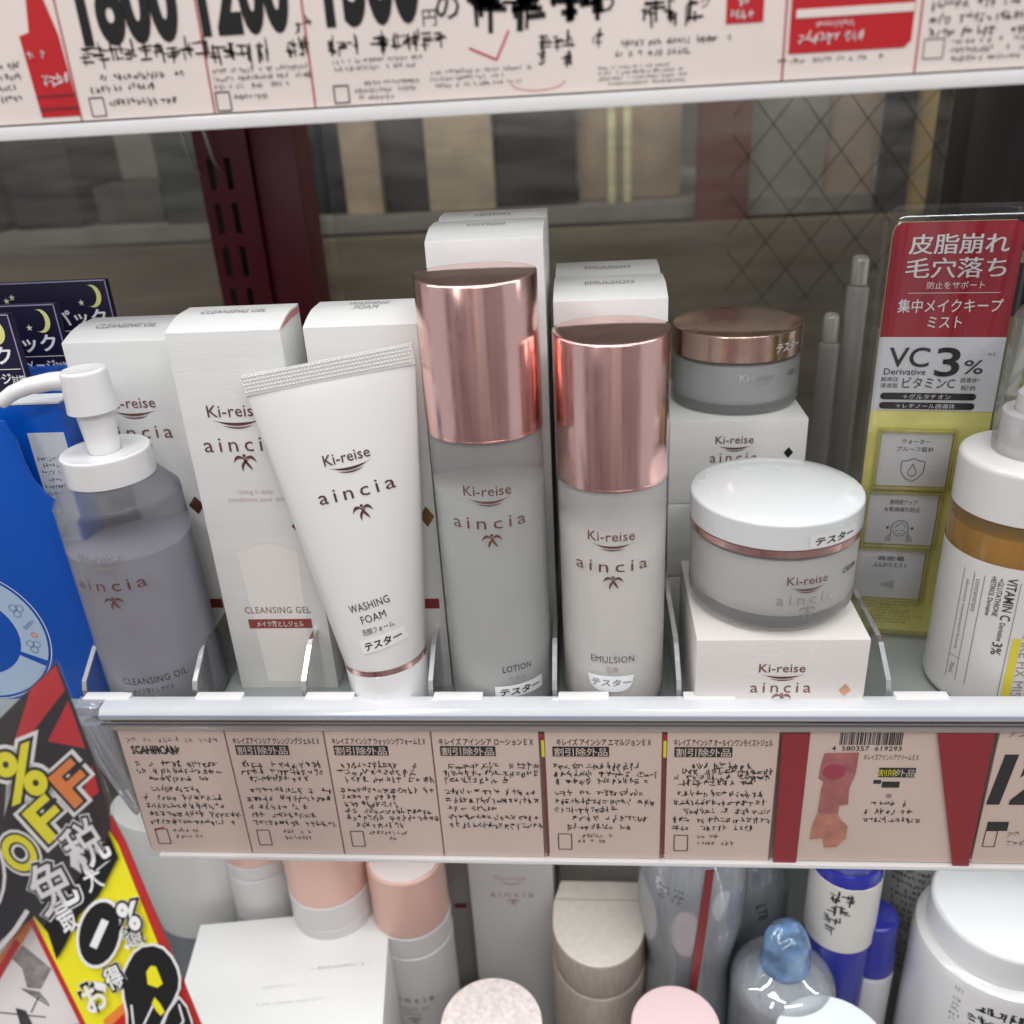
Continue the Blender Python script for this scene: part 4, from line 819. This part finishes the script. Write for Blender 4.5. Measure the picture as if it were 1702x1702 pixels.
def grow(pts, e_):
    cx = sum(p[0] for p in pts) / len(pts); cy = sum(p[1] for p in pts) / len(pts)
    return [(x + (x - cx) / math.hypot(x - cx, y - cy) * e_, y + (y - cy) / math.hypot(x - cx, y - cy) * e_) for x, y in pts]
b1 = ((196, 1569), (198, 1552), (204, 1539), (212, 1525), (224, 1516), (240, 1514), (254, 1519), (266, 1532), (274, 1548), (277, 1562), (276, 1577), (268, 1595), (257, 1613), (246, 1638), (236, 1660), (226, 1670), (218, 1672), (211, 1665), (206, 1654), (203, 1635), (203, 1613), (198, 1590))
b2 = ((222, 1700), (232, 1675), (251, 1642), (262, 1612), (277, 1592), (288, 1606), (295, 1628), (298, 1654), (306, 1668), (313, 1684), (322, 1712), (330, 1740), (215, 1740))
d.off = 0.0012; d.poly(px(*grow(b2, 4)), W1); d.off = 0.0013; d.poly(px(*b2), BLACK); d.off = 0.0014; d.poly(px((252, 1710), (262, 1688), (272, 1694), (262, 1740), (250, 1740)), YEL); d.line(px((277, 1600), (284, 1625), (262, 1650), (280, 1668)), 0.0006, W1); d.poly(px((298, 1630), (310, 1650), (318, 1690), (304, 1664)), ORANGE)
d.off = 0.0015; d.poly(px(*grow(b1, 4)), W1); d.off = 0.0016; d.poly(px(*b1), BLACK); d.off = 0.0017; d.poly(px((230, 1552), (236, 1543), (244, 1544), (254, 1569), (246, 1575), (232, 1570)), YEL); d.poly(px((242, 1589), (250, 1598), (257, 1610), (251, 1616), (244, 1608), (238, 1598)), YEL); d.line(px((208, 1600), (214, 1655), (240, 1600)), 0.0006, W1)
d.build('sign_print', t)
plate('clear_sleeve', px((-60, 1245), (90, 1097), (98, 1093), (104, 1097), (156, 1232), (186, 1310), (182, 1345), (56, 1520), (-60, 1620)), 0.0002, clear('sleeve_plastic', gloss=0.05, edge=0.5, rough=0.08), 0.0030)
t = thing('ink_poster', 'white poster with black ink marks and an orange stroke, bottom left corner', 'poster', org + cF * 0.004)
plate('poster_sheet', px((-70, 1380), (60, 1440), (52, 1462), (178, 1740), (-70, 1740)), 0.0006, mat('poster_white', (0.74, 0.71, 0.70), 0.4, vary=0.04), 0.0, t)
d = Decal(Fs, 0.0002)
d.poly(px((-20, 1565), (10, 1530), (48, 1470), (58, 1480), (30, 1530), (-20, 1600)), ORANGE); d.poly(px((-20, 1590), (25, 1515), (32, 1522), (-20, 1612)), RED, lift=0.5)
INK = mat('soft_ink', (0.05, 0.05, 0.055), 0.5, vary=0.5, vscale=300); INK2 = mat('grey_ink', (0.28, 0.26, 0.26), 0.5, vary=0.4, vscale=300)
d.poly(px((20, 1545), (35, 1525), (60, 1545), (78, 1560), (62, 1590), (42, 1588), (35, 1560)), INK2); d.poly(px((25, 1618), (40, 1622), (62, 1668), (58, 1690), (42, 1680)), INK, lift=0.4)
d.poly(px((-10, 1672), (30, 1660), (62, 1690), (90, 1694), (95, 1740), (-10, 1740)), INK, lift=0.2); d.poly(px((72, 1648), (120, 1642), (128, 1650), (85, 1656)), INK); d.poly(px((30, 1588), (60, 1594), (75, 1612), (55, 1600)), INK2); d.disc(*px((120, 1660))[0], 3 * k, INK)
for (a, b, c, e_) in ((35, 1590, 75, 1615), (0, 1625, 70, 1632), (60, 1600, 48, 1625), (80, 1690, 110, 1700)): d.line(px((a, b), (c, e_)), 0.0004, INK)
d.build('poster_print', t)

# ================================================================== GOODS ON THE LOWER SHELF
# white box in front
t = thing('white_box', 'large plain white carton lying on the lower shelf, front left', 'carton', (-0.1530, 0.0310, LZ), (0, 0, R(8)))
box('body', -0.072, 0.0380, -0.060, 0.0340, 0, 0.130, CARTON, t, bevel=0.0008)
d = Decal(P_plane((0, 0, 0.130), (1, 0, 0), (0, 1, 0), (0, 0, 1)), 0.0002); PF = mat('faint_print', (0.60, 0.61, 0.60), 0.5); rn = random.Random(2)
d.scribble(-0.0050, -0.0010, 0.0280, -0.0045, 1, PF, rn, wd=0.0003); d.scribble(-0.030, -0.0100, -0.004, -0.0130, 1, PF, rn, wd=0.0003); d.scribble(-0.030, -0.0200, 0.004, -0.0230, 1, PF, rn, wd=0.0003); d.build('top_lettering', t)
LG = 'capped bottles in a row on the lower shelf'
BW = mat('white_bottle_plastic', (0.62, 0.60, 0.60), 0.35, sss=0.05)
def low_bottle(label, x, y, r, ztop, zc, zc2, topm=None, words=True):
    t = thing('capped_bottle', label, 'bottle', (x, y, LZ), group=LG); H = ztop - LZ; a = zc - LZ; b = zc2 - LZ
    lathe('bottle_body', [(0, 0)] + arc(r - 0.003, 0.003, 0.003, -90, 0, 5) + [(r + 0.0004, b - 0.0006), (r - 0.0004, b)], BW, t, 64)
    lathe('collar', [(r - 0.0008, b + 0.0002), (r + 0.0002, b + 0.0008), (r + 0.0002, a - 0.0006), (r - 0.001, a)], BW, t, 64)
    lathe('cap', [(r - 0.0006, a + 0.0002), (r - 0.0002, a + 0.0006), (r - 0.0004, H - 0.002)] + arc(r - 0.0024, H - 0.002, 0.0020, 0, 80, 5) + [(0, H)], ROSEM, t, 64)
    if topm: lathe('cap_top', [(r - 0.0040, H + 0.0003), (r - 0.0020, H + 0.0001), (r - 0.0025, H + 0.0008), (0, H + 0.0010)], topm, t, 64)
    if words:
        d = Decal(P_cyl(r + 0.0005, a0=-92), 0.0002); rn = random.Random(int(x * 1e4)); v = b - 0.034
        d.text('aincia', 0, v, PRINT, w=0.026, h=0.0045, spacing=1.5); d.scribble(-0.008, v - 0.006, 0.009, v - 0.014, 2, PRINTG, rn, wd=0.0003); man(d, 0, v - 0.018, PRINTG); d.build('lettering', t)
    return t
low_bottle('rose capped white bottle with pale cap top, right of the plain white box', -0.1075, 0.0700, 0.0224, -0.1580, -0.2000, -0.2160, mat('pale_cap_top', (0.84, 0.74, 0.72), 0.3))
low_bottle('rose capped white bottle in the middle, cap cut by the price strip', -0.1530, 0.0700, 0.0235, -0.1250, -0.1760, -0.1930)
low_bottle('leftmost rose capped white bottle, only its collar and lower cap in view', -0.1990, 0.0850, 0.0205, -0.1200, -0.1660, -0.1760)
t = thing('squeeze_tube', 'grey white squeeze tube leaning behind the plain white box', 'tube', (-0.2480, 0.0880, LZ), (R(3), R(2), 0))
tube('tube_body', [(0, 0, 0.200), (0, 0, 0.150), (0, 0, 0.112), (0, 0, 0.104)], [0.0345, 0.0335, 0.0275, 0.0260], mat('pearl_plastic', (0.66, 0.66, 0.64), 0.25, coat=0.2), t, 64, squash=0.6)
tube('shoulder', [(0, 0, 0.1035), (0, 0, 0.100), (0, 0, 0.0)], [0.0262, 0.0240, 0.0240], mat('grey_cap_plastic', (0.22, 0.23, 0.26), 0.25), t, 64, squash=0.6)
# tall cartons on the lower shelf
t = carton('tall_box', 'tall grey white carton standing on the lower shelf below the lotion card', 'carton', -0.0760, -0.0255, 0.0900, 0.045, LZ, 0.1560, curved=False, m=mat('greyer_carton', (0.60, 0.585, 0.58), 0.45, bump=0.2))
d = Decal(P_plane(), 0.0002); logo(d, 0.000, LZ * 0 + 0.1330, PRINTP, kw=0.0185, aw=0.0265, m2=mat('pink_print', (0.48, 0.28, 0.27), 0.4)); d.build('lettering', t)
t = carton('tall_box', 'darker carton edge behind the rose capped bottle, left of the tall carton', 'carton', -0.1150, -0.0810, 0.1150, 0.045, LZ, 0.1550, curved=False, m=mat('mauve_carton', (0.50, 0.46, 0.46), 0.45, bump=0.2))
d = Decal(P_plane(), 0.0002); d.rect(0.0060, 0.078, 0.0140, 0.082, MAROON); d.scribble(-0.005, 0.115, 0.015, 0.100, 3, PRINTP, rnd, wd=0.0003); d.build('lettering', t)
# D shaped fabric textured box
KN = mat('woven_cream_board', (0.70, 0.64, 0.57), 0.7, bump=0.9, bscale=420, stretch=(1, 1, 1), vary=0.06, vscale=200); KS = mat('woven_taupe_board', (0.42, 0.36, 0.31), 0.7, bump=0.9, bscale=300, stretch=(4, 4, 0.4), vary=0.15, vscale=200)
t = thing('round_front_box', 'cream woven textured box with flat back and rounded front', 'box', (0.0010, 0.0640, LZ))
def dshape(name, z0, z1, rx, ry_, m_, back=0.028):
    pts = [(rx * math.cos(R(a)), ry_ * math.sin(R(a))) for a in range(-180, 1, 6)] + [(rx, back * 0.6), (rx * 0.93, back), (-rx * 0.85, back), (-rx, back * 0.4)]
    n = len(pts); V = [(x, y, z0) for x, y in pts] + [(x, y, z1) for x, y in pts]
    F = [tuple(range(n - 1, -1, -1)), tuple(range(n, 2 * n))] + [(i, (i + 1) % n, (i + 1) % n + n, i + n) for i in range(n)]
    return mesh(name, V, F, m_, t, bevel=0.0008)
dshape('lid_side', 0.104, 0.1275, 0.0262, 0.0300, KS); dshape('lid_top', 0.1277, 0.1290, 0.0260, 0.0298, KN); dshape('base', 0, 0.1030, 0.0268, 0.0308, KS)
box('seam', -0.0250, 0.0250, 0.0140, 0.0146, 0.1291, 0.1294, mat('seam_tan', (0.45, 0.38, 0.32), 0.7), t)
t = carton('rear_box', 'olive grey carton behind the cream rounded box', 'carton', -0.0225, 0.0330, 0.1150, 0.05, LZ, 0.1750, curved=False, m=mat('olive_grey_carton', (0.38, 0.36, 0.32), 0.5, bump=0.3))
d = Decal(P_plane(), 0.0002); d.scribble(-0.020, 0.1150, 0.022, 0.1060, 3, PRINTG, rnd, wd=0.0003); d.build('lettering', t)
# clear bottles
CLR = mat('clear_bottle_plastic', (0.90, 0.94, 0.98), 0.04, trans=1.0, ior=1.3); CLRS = clear('clear_shell', gloss=0.12, edge=0.95, rough=0.04, tint=(0.93, 0.95, 0.97), body=0.24, body_col=(0.86, 0.9, 0.95))
WAT = clear('bluish_liquid', gloss=0.10, edge=0.8, rough=0.06, tint=(0.75, 0.84, 0.93), body=0.28, body_col=(0.80, 0.86, 0.93))
t = thing('clear_bottle', 'large clear bottle with dark red stripe and white cap', 'bottle', (0.0510, 0.0560, LZ)); t.scale = (1, 1, 1.22)
lathe('bottle_body', [(0, 0), (0.020, 0), (0.0250, 0.004), (0.0260, 0.060), (0.0235, 0.085), (0.0225, 0.098), (0.0250, 0.110), (0.0285, 0.128), (0.0290, 0.150), (0.0270, 0.168), (0.0180, 0.180), (0.0150, 0.184)], CLRS, t, 72)
lathe('liquid', [(0, 0.002), (0.024, 0.004), (0.0245, 0.060), (0.0222, 0.085), (0.0212, 0.098), (0.0235, 0.110), (0.0270, 0.128), (0.0272, 0.138), (0, 0.138)], WAT, t, 64)
lathe('cap', rounded(0.0215, 0.184, 0.202, 0.001, 0.003), WHITEG, t, 56)
rs = 0.0292
d = Decal(lambda u, v, h: Vector(((0.0296 if v > 0.118 else 0.0262 + 0.0034 * max(0, (v - 0.098)) / 0.02) * math.cos(R(-84) + u / rs), (0.0296 if v > 0.118 else 0.0262 + 0.0034 * max(0, (v - 0.098)) / 0.02) * math.sin(R(-84) + u / rs), v)), 0.0002)
d.poly([(-0.0070, 0.085), (-0.0030, 0.085), (-0.0005, 0.118), (0.0035, 0.172), (-0.0010, 0.172), (-0.0048, 0.118)], MAROON); d.build('red_stripe', t)
d = Decal(P_cyl(0.0296, a0=-120), 0.0002); d.scribble(-0.006, 0.160, 0.009, 0.150, 3, PRINTD, random.Random(4), wd=0.00025); d.build('lettering', t)
t = thing('clear_bottle', 'smaller clear bottle partly behind the red striped one', 'bottle', (0.0900, 0.0980, LZ))
lathe('bottle_body', [(0, 0), (0.022, 0), (0.0240, 0.004), (0.0240, 0.130), (0.0200, 0.150), (0.0120, 0.160), (0.0110, 0.180), (0, 0.180)], CLRS, t, 64)
lathe('liquid', [(0, 0.002), (0.0225, 0.004), (0.0225, 0.125), (0, 0.125)], WAT, t, 48)
d = Decal(P_cyl(0.0240, a0=-80), 0.0002); d.text('LTE', 0.000, 0.126, PRINTD, w=0.012, rot=-78, bold=0.01); d.build('lettering', t)
t = thing('clear_bottle', 'round shouldered clear bottle with crumpled blue cap', 'bottle', (0.0975, 0.0330, LZ + 0.0135))
lathe('bottle_body', [(0, 0), (0.024, 0), (0.0265, 0.003), (0.0270, 0.106)] + arc(0.0130, 0.1080, 0.0140, 0, 62, 8) + [(0.0150, 0.1225), (0.0112, 0.1245), (0.0105, 0.1280)], CLRS, t, 80)
lathe('liquid', [(0, 0.002), (0.0250, 0.004), (0.0254, 0.100)] + arc(0.0130, 0.1005, 0.0124, 0, 35, 5) + [(0, 0.1076)], WAT, t, 64)
rn = random.Random(6); V = []; F = []; n = 40; rows = [(0.0125, 0.1235), (0.0130, 0.1260), (0.0118, 0.1280), (0.0118, 0.138), (0.0112, 0.1430), (0.0088, 0.1465), (0.0045, 0.1485)]
for j, (r_, z_) in enumerate(rows):
    for i in range(n):
        a = 2 * math.pi * i / n; q = 1 + (0.035 * math.sin(5 * a + j * 1.3) + 0.02 * math.sin(9 * a - j)) * (j > 1); V.append((r_ * q * math.cos(a), r_ * q * math.sin(a), z_ + 0.0012 * math.sin(3 * a + j) * (j > 2)))
V.append((0, 0, 0.1488))
for j in range(len(rows) - 1):
    for i in range(n): F.append((j * n + i, j * n + (i + 1) % n, (j + 1) * n + (i + 1) % n, (j + 1) * n + i))
for i in range(n): F.append(((len(rows) - 1) * n + i, (len(rows) - 1) * n + (i + 1) % n, len(V) - 1))
mesh('cap', V, F, mat('blue_film_cap', (0.30, 0.52, 0.88), 0.06, coat=0.6, trans=0.55, vary=0.5, vscale=90, bump=0.4, bscale=140), t, smooth=True, ang=50)
# blue and white bottles
BLC = mat('royal_blue_plastic', (0.025, 0.03, 0.30), 0.15, coat=0.5)
t = thing('blue_bottle', 'royal blue bottle with broad white label under the barcode card', 'bottle', (0.1305, 0.0560, LZ)); rb_ = 0.0178
lathe('bottle_body', [(0, 0), (rb_ - 0.001, 0), (rb_, 0.002), (rb_, 0.186), (rb_ - 0.002, 0.190), (0.0125, 0.191)], BLC, t, 64)
lathe('label_sleeve', [(rb_ + 0.0001, 0.139), (rb_ + 0.0003, 0.1392), (rb_ + 0.0003, 0.1845), (rb_ + 0.0001, 0.1847)], mat('label_cream', (0.70, 0.67, 0.62), 0.35), t, 64)
lathe('cap', [(0.0145, 0.190), (0.0145, 0.193), (0.0125, 0.194), (0.0122, 0.215), (0, 0.216)], mat('blue_clear_cap', (0.12, 0.14, 0.55), 0.08, trans=0.5, coat=0.5), t, 56)
d = Decal(P_cyl(rb_ + 0.0003, a0=-118), 0.0002); d.scribble(-0.004, 0.182, 0.005, 0.165, 2, BLACK, random.Random(9), size=0.007, wd=0.0012, dens=1); d.scribble(-0.005, 0.165, 0.004, 0.150, 2, PRINTD, random.Random(10), size=0.006, wd=0.0006, dens=1); d.build('lettering', t)
t = thing('blue_bottle', 'small white bottle with royal blue screw cap beside the blue bottle', 'bottle', (0.1490, 0.0560, LZ))
lathe('bottle_body', rounded(0.0135, 0, 0.114, 0.002, 0.004), mat('small_bottle_white', (0.60, 0.60, 0.62), 0.3), t, 56)
lathe('cap', [(0.0130, 0.113), (0.0134, 0.1135), (0.0132, 0.124), (0.0124, 0.126), (0.0120, 0.147)] + arc(0.0100, 0.1470, 0.0020, 0, 90, 4) + [(0, 0.1492)], BLC, t, 56)
t = thing('printed_bottle', 'grey bottle covered in small print behind the large white bottle', 'bottle', (0.1860, 0.1000, LZ))
lathe('bottle_body', rounded(0.0250, 0, 0.165, 0.003, 0.002), mat('grey_bottle_plastic', (0.40, 0.40, 0.39), 0.3), t, 64); lathe('cap', [(0.0250, 0.1655), (0.0252, 0.166), (0.0252, 0.190), (0.0240, 0.192), (0, 0.192)], mat('grey_cap', (0.55, 0.55, 0.55), 0.3), t, 64)
d = Decal(P_cyl(0.0251, a0=-110), 0.0002); d.scribble(-0.014, 0.158, 0.014, 0.080, 16, PRINTD, random.Random(12), wd=0.0004, dens=0.9); d.build('lettering', t)
t = thing('white_tub_bottle', 'large glossy white bottle with broad white lid at the lower right', 'bottle', (0.2050, 0.0400, LZ)); rw_ = 0.0400
lathe('bottle_body', [(0, 0), (rw_ - 0.004, 0), (rw_, 0.004), (rw_, 0.150), (rw_ - 0.0010, 0.154), (rw_ - 0.0035, 0.1560), (0.0340, 0.1565)], mat('tub_white', (0.72, 0.71, 0.71), 0.2, coat=0.3), t, 96)
lathe('lid', [(0.0345, 0.1567), (0.0345, 0.1730)] + arc(0.0315, 0.1735, 0.0030, 0, 80, 5) + [(0, 0.1775)], mat('lid_white', (0.80, 0.81, 0.82), 0.25, coat=0.3), t, 80)
d = Decal(P_cyl(rw_, a0=-122), 0.0002)
rn = random.Random(15)
for q in range(9): d.scribble(-0.004 + 0.0006 * q, 0.147 - q * 0.0085, 0.028 + 0.0006 * q, 0.1400 - q * 0.0085, 1, BLACK, rn, size=0.0058, wd=0.0008, dens=0.95)
d.scribble(-0.0120, 0.150, -0.0080, 0.125, 7, PRINTG, rn, wd=0.0003); d.scribble(-0.0160, 0.112, -0.0120, 0.060, 12, PRINTG, rn, wd=0.0003); d.build('lettering', t)
# three low jars right at the front
def low_jar(label, x, y, r, m_, lab='low_jar', tm=None):
    t = thing('lidded_jar', label, 'jar', (x, y, LZ))
    lathe('jar_body', rounded(r - 0.001, 0, 0.088, 0.003, 0.002), mat('jar_plain', (0.62, 0.58, 0.57), 0.3), t, 64)
    lathe('lid', [(r - 0.0005, 0.0882), (r, 0.089), (r, 0.1275)] + arc(r - 0.0012, 0.1280, 0.0012, 0, 90, 4) + [(0, 0.1294)], m_, t, 80); return t
low_jar('round jar lid with pink and cream speckled texture, bottom centre', -0.0545, 0.0005, 0.0260, mat('speckled_pink_lid', (0.80, 0.70, 0.68), 0.55, bump=0.9, bscale=380, vary=0.18, vscale=350))
low_jar('plain pale pink round lid at the bottom edge', 0.0385, 0.0025, 0.0222, mat('plain_pink_lid', (0.80, 0.60, 0.60), 0.3))
low_jar('plain pale blue white round lid at the bottom edge', 0.1135, -0.0060, 0.0275, mat('plain_pale_lid', (0.78, 0.84, 0.86), 0.3))

# ================================================================== BEHIND THE SHELF
UPM = mat('dark_red_enamel', (0.115, 0.009, 0.018), 0.38, bump=0.05)
t = thing('shelf_upright', 'dark red slotted steel upright behind the cartons', 'upright', (-0.2210, 0.280, -0.35))
# slotted face built as bars round the slots
x0, x1, dep = -0.0165, 0.0165, 0.0025
cols = ((-0.0105, -0.0065), (0.0005, 0.0045)); pitch = 0.0265; slot = 0.0185; base = 0.35 + 0.180
zs = [base - pitch * i for i in range(0, 16)]
V = []; F = []
def ad(a, b, c, e_, y0=0.0, y1=dep):
    v, f = boxv(a, b, y0, y1, c, e_); q = len(V); V.extend(v); F.extend([tuple(i + q for i in g) for g in f])
ad(x0, cols[0][0], 0, 0.62); ad(cols[0][1], cols[1][0], 0, 0.62); ad(cols[1][1], x1, 0, 0.62)
for c0, c1 in cols:
    prev = 0.62
    for z in sorted(zs, reverse=True): ad(c0, c1, z + slot, prev); prev = z
    ad(c0, c1, 0, prev)
mesh('slotted_face', V, F, UPM, t)
box('side_flange', x1, x1 + 0.0285, 0.0045, 0.0400, 0, 0.62, UPM, t, bevel=0.002)
box('inner_channel', x0, x1, 0.0120, 0.0150, 0, 0.62, BLACK, t)
for i, x in enumerate((-0.0215, -0.0075)):
    h = tube('bracket_hook', [(x, -0.010, 0.62), (x + 0.001, -0.010, 0.575), (x + 0.004, -0.006, 0.548), (x + 0.006, 0.000, 0.540)], [0.0010, 0.0010, 0.0009, 0.0007], mat('chrome', (0.4, 0.4, 0.4), 0.2, 1.0), t, 12)
# wired glass partition
GL = clear('dusty_glass_painted_reflections', gloss=0.02, edge=0.25, rough=0.25, body=0.16, body_col=(0.36, 0.345, 0.30))
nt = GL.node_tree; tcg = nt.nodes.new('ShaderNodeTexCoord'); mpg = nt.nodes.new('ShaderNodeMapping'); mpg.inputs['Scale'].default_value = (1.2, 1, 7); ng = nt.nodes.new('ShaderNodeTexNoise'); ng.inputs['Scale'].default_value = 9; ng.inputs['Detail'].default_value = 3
rg = nt.nodes.new('ShaderNodeMapRange'); rg.inputs['From Min'].default_value = 0.40; rg.inputs['From Max'].default_value = 0.75; rg.inputs['To Min'].default_value = 0.04; rg.inputs['To Max'].default_value = 0.32  # pale streaks: reflections painted into the diffuse body of the dusty glass
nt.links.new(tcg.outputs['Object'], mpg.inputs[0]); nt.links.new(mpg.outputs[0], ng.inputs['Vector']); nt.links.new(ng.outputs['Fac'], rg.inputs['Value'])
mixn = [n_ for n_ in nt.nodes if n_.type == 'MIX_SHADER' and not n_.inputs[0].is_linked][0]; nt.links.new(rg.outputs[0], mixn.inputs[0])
t = thing('wired_glass', 'dusty diamond wired glass panel behind the right side', 'window', (0.0, 0.330, 0.0))
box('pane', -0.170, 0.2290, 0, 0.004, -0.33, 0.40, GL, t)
WM = mat('thin_wire', (0.04, 0.035, 0.03), 0.5, 0.5)
xl, xr, zl, zh = 0.095, 0.2285, 0.085, 0.26
for s in (1, -1):
    for q in range(-14, 34):
        b = q * 0.0290 + (0.0 if s > 0 else 0.008)
        # line z = zl + s*1.25*(x-b)
        pts = []
        xa = b; xb = b + s * (zh - zl) / 1.25
        lo, hi = min(xa, xb), max(xa, xb); lo2, hi2 = max(lo, xl), min(hi, xr)
        if hi2 - lo2 < 0.01: continue
        p0 = (lo2, 0.0018, zl + s * 1.25 * (lo2 - b)); p1 = (hi2, 0.0018, zl + s * 1.25 * (hi2 - b)); 
        tube('wire', [(p0[0], -0.0008 - (s < 0) * 0.0006, p0[2]), (p1[0], -0.0008 - (s < 0) * 0.0006, p1[2])], [0.00026, 0.00026], WM, t, 6)
t = thing('glass_panel', 'plain dusty glass panel left of the red upright', 'window', (0, 0.330, 0))
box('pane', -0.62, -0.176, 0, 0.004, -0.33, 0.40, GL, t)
t = thing('window_frame', 'dark brown metal window frame at the far right', 'frame', (0.2300, 0.300, -0.33))
DK = mat('dark_bronze_frame', (0.035, 0.028, 0.024), 0.35); box('frame_post', 0, 0.030, 0, 0.060, 0, 0.75, DK, t, bevel=0.001); box('frame_rebate', 0.0305, 0.120, 0.012, 0.060, 0, 0.75, DK, t, bevel=0.001)
def bgbox(name, label, cat, x0, x1, y0, y1, z0, z1, c, rough=0.7, vary=0.2):
    o = box(name, x0, x1, y0, y1, z0, z1, mat(name + '_paint_%d' % (len(MATS)), c, rough, vary=vary, vscale=35, bump=0.2, bscale=200), None, bevel=0.001); tag(o, label, cat); return o
struct(box('rear_shelf', -0.62, 0.60, 0.46, 0.76, 0.126, 0.138, mat('rear_shelf_grey', (0.30, 0.28, 0.24), 0.5, vary=0.2, vscale=30)))
struct(box('rear_lower_board', -0.62, 0.60, 0.43, 0.44, -0.40, 0.1255, mat('olive_board', (0.30, 0.25, 0.17), 0.7, vary=0.35, vscale=22, stretch=(0.4, 1, 3))))
bgbox('kraft_box', 'blurred kraft box behind the glass, beside the red upright', 'box', -0.195, -0.165, 0.470, 0.58, 0.1385, 0.235, (0.50, 0.39, 0.27))
bgbox('dark_box', 'blurred black box left of the middle kraft box behind glass', 'box', -0.163, -0.128, 0.478, 0.58, 0.1385, 0.225, (0.03, 0.03, 0.03))
bgbox('kraft_box', 'blurred kraft box between two dark boxes behind glass', 'box', -0.126, -0.072, 0.470, 0.58, 0.1385, 0.215, (0.52, 0.42, 0.28))
bgbox('dark_box', 'widest blurred black box behind glass, above the lotion carton', 'box', -0.069, -0.006, 0.480, 0.60, 0.1385, 0.235, (0.025, 0.022, 0.020))
bgbox('kraft_box', 'blurred tan board behind the two yellow strips', 'box', -0.004, 0.080, 0.500, 0.60, 0.1385, 0.240, (0.48, 0.38, 0.27))
YS = (0.80, 0.78, 0.45)
bgbox('yellow_strip', 'left pale yellow upright strip behind glass', 'strip', 0.0195, 0.0255, 0.470, 0.476, 0.1385, 0.212, YS)
bgbox('yellow_strip', 'right pale yellow upright strip behind glass', 'strip', 0.0320, 0.0380, 0.470, 0.476, 0.1385, 0.212, YS)
bgbox('red_post', 'blurred dark red post behind the glass, right of the yellow strips', 'post', 0.0870, 0.1260, 0.440, 0.455, -0.10, 0.26, (0.17, 0.055, 0.045))
bgbox('grey_panel', 'blurred grey metal panel behind the wired glass', 'panel', 0.1290, 0.1880, 0.470, 0.476, -0.10, 0.30, (0.34, 0.33, 0.27))
bgbox('tan_panel', 'blurred tan panel behind the wired glass, right of the grey one', 'panel', 0.1890, 0.2300, 0.480, 0.486, 0.03, 0.30, (0.50, 0.40, 0.30))
bgbox('dark_post', 'blurred dark post left of the yellow beam', 'post', 0.2240, 0.2440, 0.440, 0.455, -0.10, 0.30, (0.035, 0.037, 0.033))
bgbox('yellow_beam', 'yellowish wooden beam behind the wired glass', 'beam', 0.2445, 0.3000, 0.450, 0.500, -0.05, 0.30, (0.85, 0.62, 0.26))
o = bgbox('blue_sign', 'small blurred blue and white sign behind the wired glass', 'sign', 0.1960, 0.2350, 0.452, 0.455, 0.0705, 0.0950, (0.05, 0.12, 0.26))
d = Decal(P_plane((0.200, 0.452, 0.084)), 0.0005); d.scribble(0.001, 0.008, 0.032, -0.008, 2, mat('sign_grey', (0.5, 0.5, 0.5), 0.5), rnd, wd=0.0012); p = d.build('sign_print', o)
for i, (x0, x1, zt, c) in enumerate(((-0.62, -0.50, 0.20, (0.09, 0.085, 0.06)), (-0.49, -0.43, 0.235, (0.035, 0.035, 0.035)), (-0.42, -0.36, 0.17, (0.10, 0.10, 0.08)), (-0.35, -0.300, 0.225, (0.05, 0.055, 0.05)), (-0.295, -0.245, 0.19, (0.08, 0.06, 0.045)), (-0.24, -0.20, 0.215, (0.03, 0.035, 0.04)))):
    lb = ('far left olive', 'tall black', 'low olive grey', 'tall slate', 'brown', 'narrow black')[i]
    bgbox('stored_box', lb + ' blurred box behind the plain dusty glass', 'box', x0, x1, 0.47 + 0.01 * (i % 3), 0.57, 0.1385, zt, c, 0.5, 0.4)
# translucent flasks behind the jar
FL = mat('smoky_flask', (0.58, 0.56, 0.52), 0.12, trans=0.3, coat=0.4)
for i, (x, y, r, h) in enumerate(((0.132, 0.195, 0.0055, 0.112), (0.147, 0.205, 0.0060, 0.140), (0.160, 0.190, 0.0048, 0.120), (0.171, 0.215, 0.0060, 0.155))):
    lb = ('shortest leftmost', 'second', 'third', 'tallest rightmost')[i]
    t = thing('clear_stick', lb + ' of the four blurred grey sticks behind the jars', 'stick', (x, y, FZ), group='blurred grey sticks behind the jars')
    lathe('stick_body', rounded(r, 0, h, 0.001, 0.002), FL, t, 24); lathe('stick_cap', rounded(r * 0.75, h + 0.0003, h + 0.016, 0.0005, 0.003), mat('stick_cap_grey', (0.62, 0.60, 0.56), 0.1, 0.3), t, 24)
